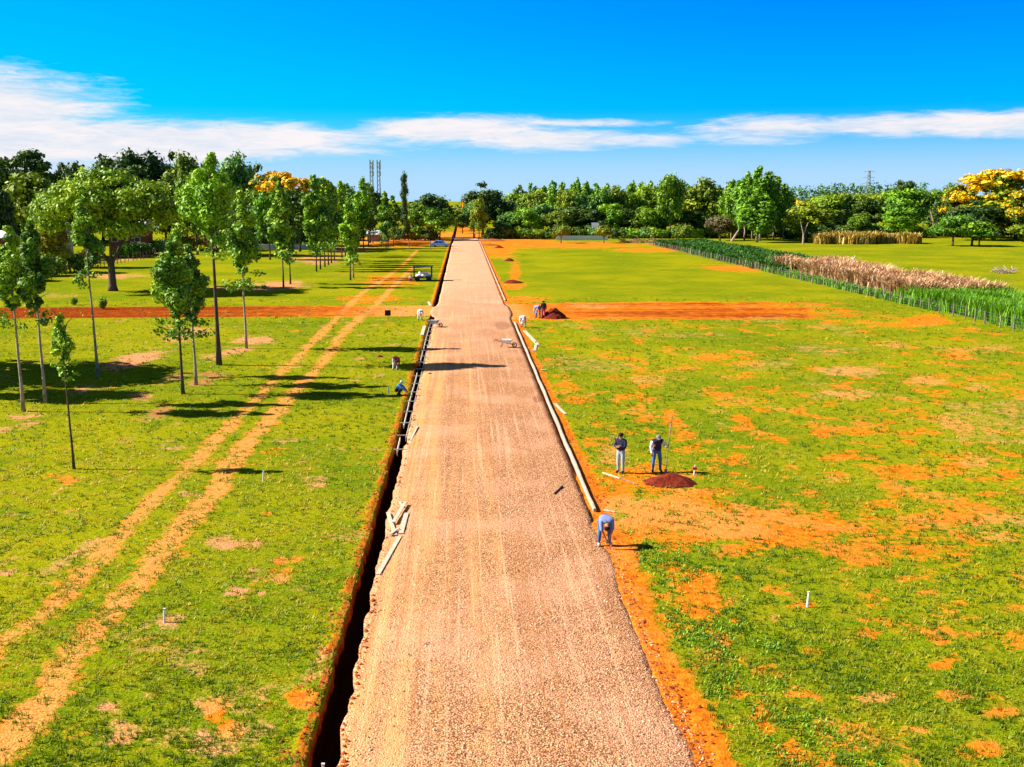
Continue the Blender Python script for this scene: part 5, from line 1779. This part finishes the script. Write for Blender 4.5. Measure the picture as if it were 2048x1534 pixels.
# ------------------------------------------------------------------ fences
def fence(name, label, v0, v1, u, du, stepv, h, wires, mat, seed, r=.06):
    rg = np.random.default_rng(seed)
    x0, y0 = uv2xy(u, v0)
    t = thing(name, label, 'fence', (x0, y0, 0))
    tops = []
    v_ = v0
    while v_ < v1:
        uu_ = u + du * (v_ - v0) + .1 * (rg.random() - .5)
        xx, yy = uv2xy(uu_, v_)
        zz = float(ground_z(uu_, v_))
        hh = h * (.85 + .3 * rg.random())
        m_ = MB()
        lx, ly = .1 * rg.normal() * .6, .1 * rg.normal() * .6
        m_.tube([(0, 0, -.2), (lx * .5, ly * .5, hh * .5), (lx, ly, hh)], [r * (.9 + .5 * rg.random()), r, r * .8], 6)
        m_.build('post', mat[int(rg.random() * len(mat))], t, (xx - x0, yy - y0, zz))
        tops.append((xx - x0, yy - y0, zz))
        v_ += stepv * (.75 + .5 * rg.random())
    for k_ in range(wires):
        zz = h * (.25 + .65 * k_ / max(1, wires - 1))
        MB().tube([(a, b, c + zz) for a, b, c in tops], .012, 4).build('wire', M_WIRE, t)


fence('wire_fence', 'long fence of rough posts and wire along the crops on the right', 84, 287, 51.2, -.004, 2.5, 1.35, 4, [M_WOOD_GREY, M_BARK_PALE, M_WOOD_GREY], 1, .06)
fence('pasture_fence', 'sparse post and wire fence crossing the right pasture behind the corn', 118, 250, 66.5, 0, 7.5, 1.5, 3, [M_WOOD_GREY], 2, .08)
fence('left_fence', 'fence of thin posts in front of the hedge at left', 118, 262, -63.2, -.028, 2.6, 1.5, 3, [M_WOOD_GREY, M_BARK], 3, .07)

# gate posts and rail at the far end of the left field
x, y = gp(776, 499)
t = thing('rail_gate', 'dark post and rail barrier on the orange soil beyond the row', 'gate', (x, y, 0))
for k_ in range(3):
    MB().tube([(k_ * 5.2, 0, -.1), (k_ * 5.2, 0, 2.1)], .11, 6).build('post', M_WOOD_GREY, t)
MB().tube([(0, -.16, 2.0), (10.6, -.16, 2.0)], .07, 6).build('rail', M_WOOD_GREY, t)

# ------------------------------------------------------------------ vehicles
def wheel(parent, x, y, r, w, rim):
    o = MB().tube([(x - w / 2, y, r), (x - w / 2 + .02, y, r), (x + w / 2 - .02, y, r), (x + w / 2, y, r)], [r * .92, r, r, r * .92], 16).build('wheel', M_RUBBER, parent)
    MB().tube([(x - w / 2 - .01, y, r), (x + w / 2 + .01, y, r)], r * .58, 12).build('rim', rim, o)


def car(label, xy, rz, paint):
    t = thing('parked_car', label, 'car', (xy[0], xy[1], 0.02), rz)
    prof = [(-2.15, .28), (-2.2, .62), (-2.1, .80), (-1.05, .92), (-.45, 1.40), (.75, 1.45), (1.55, .98), (2.1, .92), (2.18, .55), (2.1, .28)]
    tap = [.94, .98, .95, .96, .78, .78, .94, .92, .97, .94]
    m_ = MB()
    m_.prism(prof, 1.72, taper=tap)
    m_.build('body', paint, t, bevel=.05)
    for s_ in (-1, 1):
        for yy in (-1.35, 1.32): wheel(t, s_ * .78, yy, .31, .2, M_STEEL)
        for seg in ([(-.92, .95), (-.45, 1.34), (.10, 1.37), (.10, .95)], [(.18, .95), (.18, 1.37), (.70, 1.38), (1.30, 1.0)]):
            w_ = MB()
            xs = [(.835 if z_ < 1.1 else .685) for y_, z_ in seg]
            w_.add([(s_ * (x_ + .012), y_, z_) for x_, (y_, z_) in zip(xs, seg)] + [(s_ * (x_ - .03), y_, z_) for x_, (y_, z_) in zip(xs, seg)], [(0, 1, 2, 3), (7, 6, 5, 4), (0, 4, 5, 1), (1, 5, 6, 2), (2, 6, 7, 3), (3, 7, 4, 0)])
            w_.build('window', M_GLASS, t)
        MB().ball((s_ * .62, -2.16, .66), (.16, .05, .08)).build('headlight', M_WHITE, t, smooth=True)
        MB().ball((s_ * .66, 2.14, .74), (.12, .05, .09)).build('tail_light', M_RED_PAINT, t, smooth=True)
    w_ = MB()
    w_.add([(-.74, -1.02, .96), (.74, -1.02, .96), (.62, -.50, 1.37), (-.62, -.50, 1.37)], [(0, 1, 2, 3)])
    w_.build('windscreen', M_GLASS, t).location = (0, -.02, .012)
    w_ = MB()
    w_.add([(.74, 1.50, 1.03), (-.74, 1.50, 1.03), (-.62, .82, 1.42), (.62, .82, 1.42)], [(0, 1, 2, 3)])
    w_.build('rear_window', M_GLASS, t).location = (0, .025, .012)
    return t


x, y = gp(880, 494)
c_ = car('blue car parked on the grass at the left of the far road', (x, y), R(78), pm('blue_car_paint', (.10, .22, .62), .3, .05, 2, spec=.5))
c_.scale = (1.15, 1.15, 1.15)
x, y = gp(866, 478)
car('white car parked under the bright green tree at the road end', (x, y), R(95), pm('white_car_paint', (.62, .62, .62), .3, .05, 2, spec=.5))

# canopy cart loaded with sacks
x, y = gp(846, 562)
t = thing('trailer', 'small dark-framed trailer with a canopy on the grass left of the far road', 'trailer', (x, y, 0), R(8))
t.scale = (1.25, 1.25, 1.1)
MB().box((0, 0, .55), (2.3, 1.3, .1)).build('bed', M_BLACK, t, bevel=.02)
MB().box((0, 0, 2.02), (2.5, 1.45, .09)).build('canopy', pm('dark_blue_canopy', (.03, .05, .10), .7), t, bevel=.03)
for sx in (-1.05, 1.05):
    for sy in (-.58, .58):
        MB().tube([(sx, sy, .6), (sx, sy, 1.99)], .05, 6).build('post', M_BLACK, t)
for sx in (-.7, .7):
    for sy in (-.72, .72):
        w_ = MB().tube([(sx, sy - .08, .3), (sx, sy + .08, .3)], .30, 14).build('wheel', M_RUBBER, t)
MB().tube([(-1.15, 0, .5), (-2.0, 0, .3)], .04, 6).build('drawbar', M_BLACK, t)
for k_, (sx, sy, sz) in enumerate([(-.6, -.35, .86), (.15, -.35, .86), (.75, .2, .86), (-.25, .05, 1.25), (.40, .0, 1.28)]):
    s_ = MB().ball((0, 0, 0), (.50, .38, .24), seg=12, rings=8).build('sack', whitec, None, (x + sx, y + sy, sz), (0, .1 * k_ - .2, .3 * k_), smooth=True)
    tag(s_, 'white cement sack lying on the canopy trailer', 'sack', 'white sacks on the trailer')

# ------------------------------------------------------------------ buildings
def house(name, label, px, Y, wpx, py_eave, py_ridge, d, wallm, roofm, base=0.0, rz=0.0, cat='house', windows=3):
    x = (px - 1024) / FPX * depth(0, Y)
    y = Y
    w = wpx * mpp(x, y)
    he, hr = z_at(py_eave, y), z_at(py_ridge, y)
    t = thing(name, label, cat, (x, y, 0), rz)
    m_ = MB()
    m_.box((0, 0, he / 2 - .1), (w * .92, d * .9, he + .1))
    wl = m_.build('wall', wallm, t)
    r_ = MB()
    ov = d / 2 + .5
    for s_ in (-1, 1):
        a_ = math.atan2(hr - he, d / 2)
        L = math.hypot(hr - he, ov)
        r_.add([(-w / 2, s_ * ov, he - .15), (w / 2, s_ * ov, he - .15), (w / 2, 0, hr), (-w / 2, 0, hr), (-w / 2, s_ * ov, he - .02), (w / 2, s_ * ov, he - .02), (w / 2, 0, hr + .13), (-w / 2, 0, hr + .13)],
               [(0, 1, 2, 3), (7, 6, 5, 4), (0, 4, 5, 1), (1, 5, 6, 2), (2, 6, 7, 3), (3, 7, 4, 0)])
    for s_ in (-1, 1):
        r_.add([(s_ * w * .455, -d * .45, he - .05), (s_ * w * .455, d * .45, he - .05), (s_ * w * .455, 0, hr - .02)], [(0, 1, 2)])
    r_.build('roof', roofm, t)
    for k_ in range(windows):
        wx = w * .92 * ((k_ + .5) / windows - .5)
        if k_ == windows // 2:
            dr = MB().box((wx, -d * .45 - .02, 1.05), (.9, .06, 2.1)).build('door', M_WOOD_GREY, t)
        else:
            fr = MB().box((wx, -d * .45 - .02, he * .55), (1.3, .06, 1.1)).build('window', M_WHITE, t)
            MB().box((wx, -d * .45 - .05, he * .55), (1.1, .03, .9)).build('pane', M_GLASS, fr)
    return t


M_ROOFP = pm('pale_sheet_roof', (.62, .62, .66), .5, .15, 2)
M_ROOFG = pm('grey_sheet_roof', (.16, .18, .20), .6, .2, 2)
M_WALLR = pm('reddish_wall', (.22, .06, .05), .9, .3, 3)
M_WALLC = pm('cream_wall', (.55, .48, .38), .9, .15, 3)
M_WALLW = pm('limewashed_wall', (.62, .60, .60), .9, .12, 3)
house('barn', 'long barn with a pale sheet-metal roof behind the broad tree', 264, 236, 74, 452, 440, 7, M_WALLR, M_ROOFP)
house('house', 'reddish house with a pale roof edge cut by the left frame edge', 2, 200, 48, 474, 462, 6, M_WALLR, M_ROOFP)
house('house', 'small house with a white roof behind the yellowing tree at left', 120, 214, 42, 456, 446, 5, M_WALLC, M_ROOFP)
house('shed', 'open-looking dark shed with a grey sloping roof at the end of the tree row', 757, 312, 44, 468, 461, 5, M_ROOFG, M_ROOFP, cat='shed', windows=1)
house('house', 'small pale gabled house half hidden among the right wood', 1190, 338, 15, 456, 446, 4, M_WALLC, M_ROOFG)
house('house', 'small maroon hut seen beside the trunk of the tallest row tree', 424, 246, 22, 463, 454, 4, M_WALLR, M_WALLR, windows=1)


def low_wall(label, px0, px1, Y, h, mat):
    x0, x1 = [(p - 1024) / FPX * depth(0, Y) for p in (px0, px1)]
    m_ = MB()
    m_.box(((x0 + x1) / 2, Y, h / 2 - .1), (x1 - x0, .25, h + .2)).box(((x0 + x1) / 2, Y, h + .05), (x1 - x0 + .1, .35, .1))
    tag(m_.build('low_wall', mat), label, 'wall')


low_wall('low white-topped wall behind the lone pointed tree on the left', 500, 622, 262, 1.1, M_WALLW)
low_wall('long low white wall before the small house in the right wood', 1112, 1216, 322, 1.2, M_WALLW)
low_wall('low reddish wall at the end of the orange soil left of the road', 796, 862, 330, 1.3, M_WALLR)
low_wall('low pale wall right of the road end', 962, 1010, 334, 1.5, M_WALLW)

# heap of cut branches and a heap of planks
def branches(label, px, py, wpx, n, h, mat, seed):
    rg = np.random.default_rng(seed)
    x, y = gp(px, py)
    w = wpx * mpp(x, y)
    m_ = MB()
    for k_ in range(n):
        a = rg.random() * 6.28
        c = np.array([(rg.random() - .5) * w, (rg.random() - .5) * 3, h * rg.random() * .6])
        d_ = np.array([math.cos(a) * 1.4, math.sin(a) * 1.4, .5 * rg.normal()])
        m_.tube([c - d_ * .7, c + d_ * (.5 + .5 * rg.random())], [.07, .03], 5)
    tag(m_.build('branch_pile', mat, None, (x, y, .1)), label, 'branch pile')


branches('long heap of cut brown branches at the foot of the right wood', 1285, 486, 90, 150, 1.6, pm('cut_wood', (.30, .17, .10), .9, .4, 2), 1)
branches('small pale heap of timber on the right pasture near the right edge', 2008, 546, 34, 40, .7, M_BARK_PALE, 2)
branches('pile of reddish poles at the corner of the right wood', 1240, 474, 26, 40, 2.4, pm('red_poles', (.35, .07, .06), .9, .3, 2), 3)

# pale leaning trunk in the wood and the white bird on the pasture
x, y = gp(1468, 483)
m = MB().tube([(-.8, 0, -.1), (.2, 0, 1.6), (1.3, 0, 3.4)], [.35, .3, .2], 7)
tag(m.build('fallen_trunk', M_BARK_PALE, None, (x, y, 0)), 'pale leaning trunk at the foot of the right wood behind the crop', 'tree trunk')
x, y = gp(1606, 489)
m = MB().tube([(0, 0, -.1), (0, 0, 3)], [.28, .22], 7).tube([(0, 0, 2.8), (-1.0, -.2, 6.2)], [.2, .1], 6).tube([(0, 0, 2.8), (1.1, -.2, 6.0)], [.2, .1], 6)
tag(m.build('forked_tree', M_BARK_PALE, None, (x, y, 0)), 'pale forked bare trunk in front of the olive-green tree by the reeds', 'tree')
x, y = gp(1706, 525)
t = thing('egret', 'white bird standing on the pasture behind the dry corn', 'bird', (x, y, 0), R(70))
t.scale = (1.5, 1.5, 1.7)
m = MB().ball((0, 0, .42), (.11, .22, .12), seg=10, rings=7).tube([(0, -.16, .48), (0, -.22, .64), (0, -.16, .76), (0, -.22, .84)], [.06, .035, .03, .035], 7).tube([(0, .15, .44), (0, .34, .36)], [.07, .02], 6)
m.build('body', M_WHITE, t, smooth=True)
MB().tube([(0, -.24, .84), (0, -.40, .81)], [.018, .005], 5).build('beak', pm('yellow_beak', (.6, .35, .03), .6), t)
for s_ in (-.04, .04):
    MB().tube([(s_, 0, .34), (s_, .02, .18), (s_, 0, 0), (s_, -.07, 0)], .011, 5).build('leg', M_BLACK, t)

# ------------------------------------------------------------------ masts and pylon on the horizon
def mast(name, label, px, py_top, Y, w0, w1, cat, arms=False):
    x = (px - 1024) / FPX * depth(0, Y)
    H = z_at(py_top, Y)
    t = thing(name, label, cat, (x, Y, 0))
    m_ = MB()
    n = 14
    c = lambda z_, k_: ((w0 + (w1 - w0) * z_ / H) * (.5 if k_ in (1, 2) else -.5), (w0 + (w1 - w0) * z_ / H) * (.5 if k_ > 1 else -.5), z_)
    for k_ in range(4):
        m_.tube([c(0, k_), c(H, k_)], .16, 5)
    for i in range(n):
        za, zb = H * i / n, H * (i + 1) / n
        for k_ in range(4):
            m_.tube([c(za, k_), c(zb, (k_ + 1) % 4)], .09, 4, cap=False)
    m_.build('lattice', M_STEEL, t)
    if arms:
        for f in (.72, .84, .96):
            MB().tube([(-4 + 2 * (f - .7), 0, H * f), (0, 0, H * f + .8), (4 - 2 * (f - .7), 0, H * f)], .14, 5).build('cross_arm', M_STEEL, t)
    else:
        for f in (.80, .90, .98):
            for k_ in range(3):
                a = k_ * 2.09
                MB().box((1.1 * math.cos(a), 1.1 * math.sin(a), H * f), (.4, .4, 2.6)).build('antenna', M_WHITE, t)


mast('radio_mast', 'thin grey lattice mast on the left skyline, left of two', 745, 322, 560, 2.0, 1.2, 'mast')
mast('radio_mast', 'thin grey lattice mast on the left skyline, right of two', 759, 322, 575, 2.0, 1.2, 'mast')
mast('power_pylon', 'faint lattice pylon rising over the wood on the right skyline', 1733, 340, 690, 5.0, 1.0, 'pylon', arms=True)
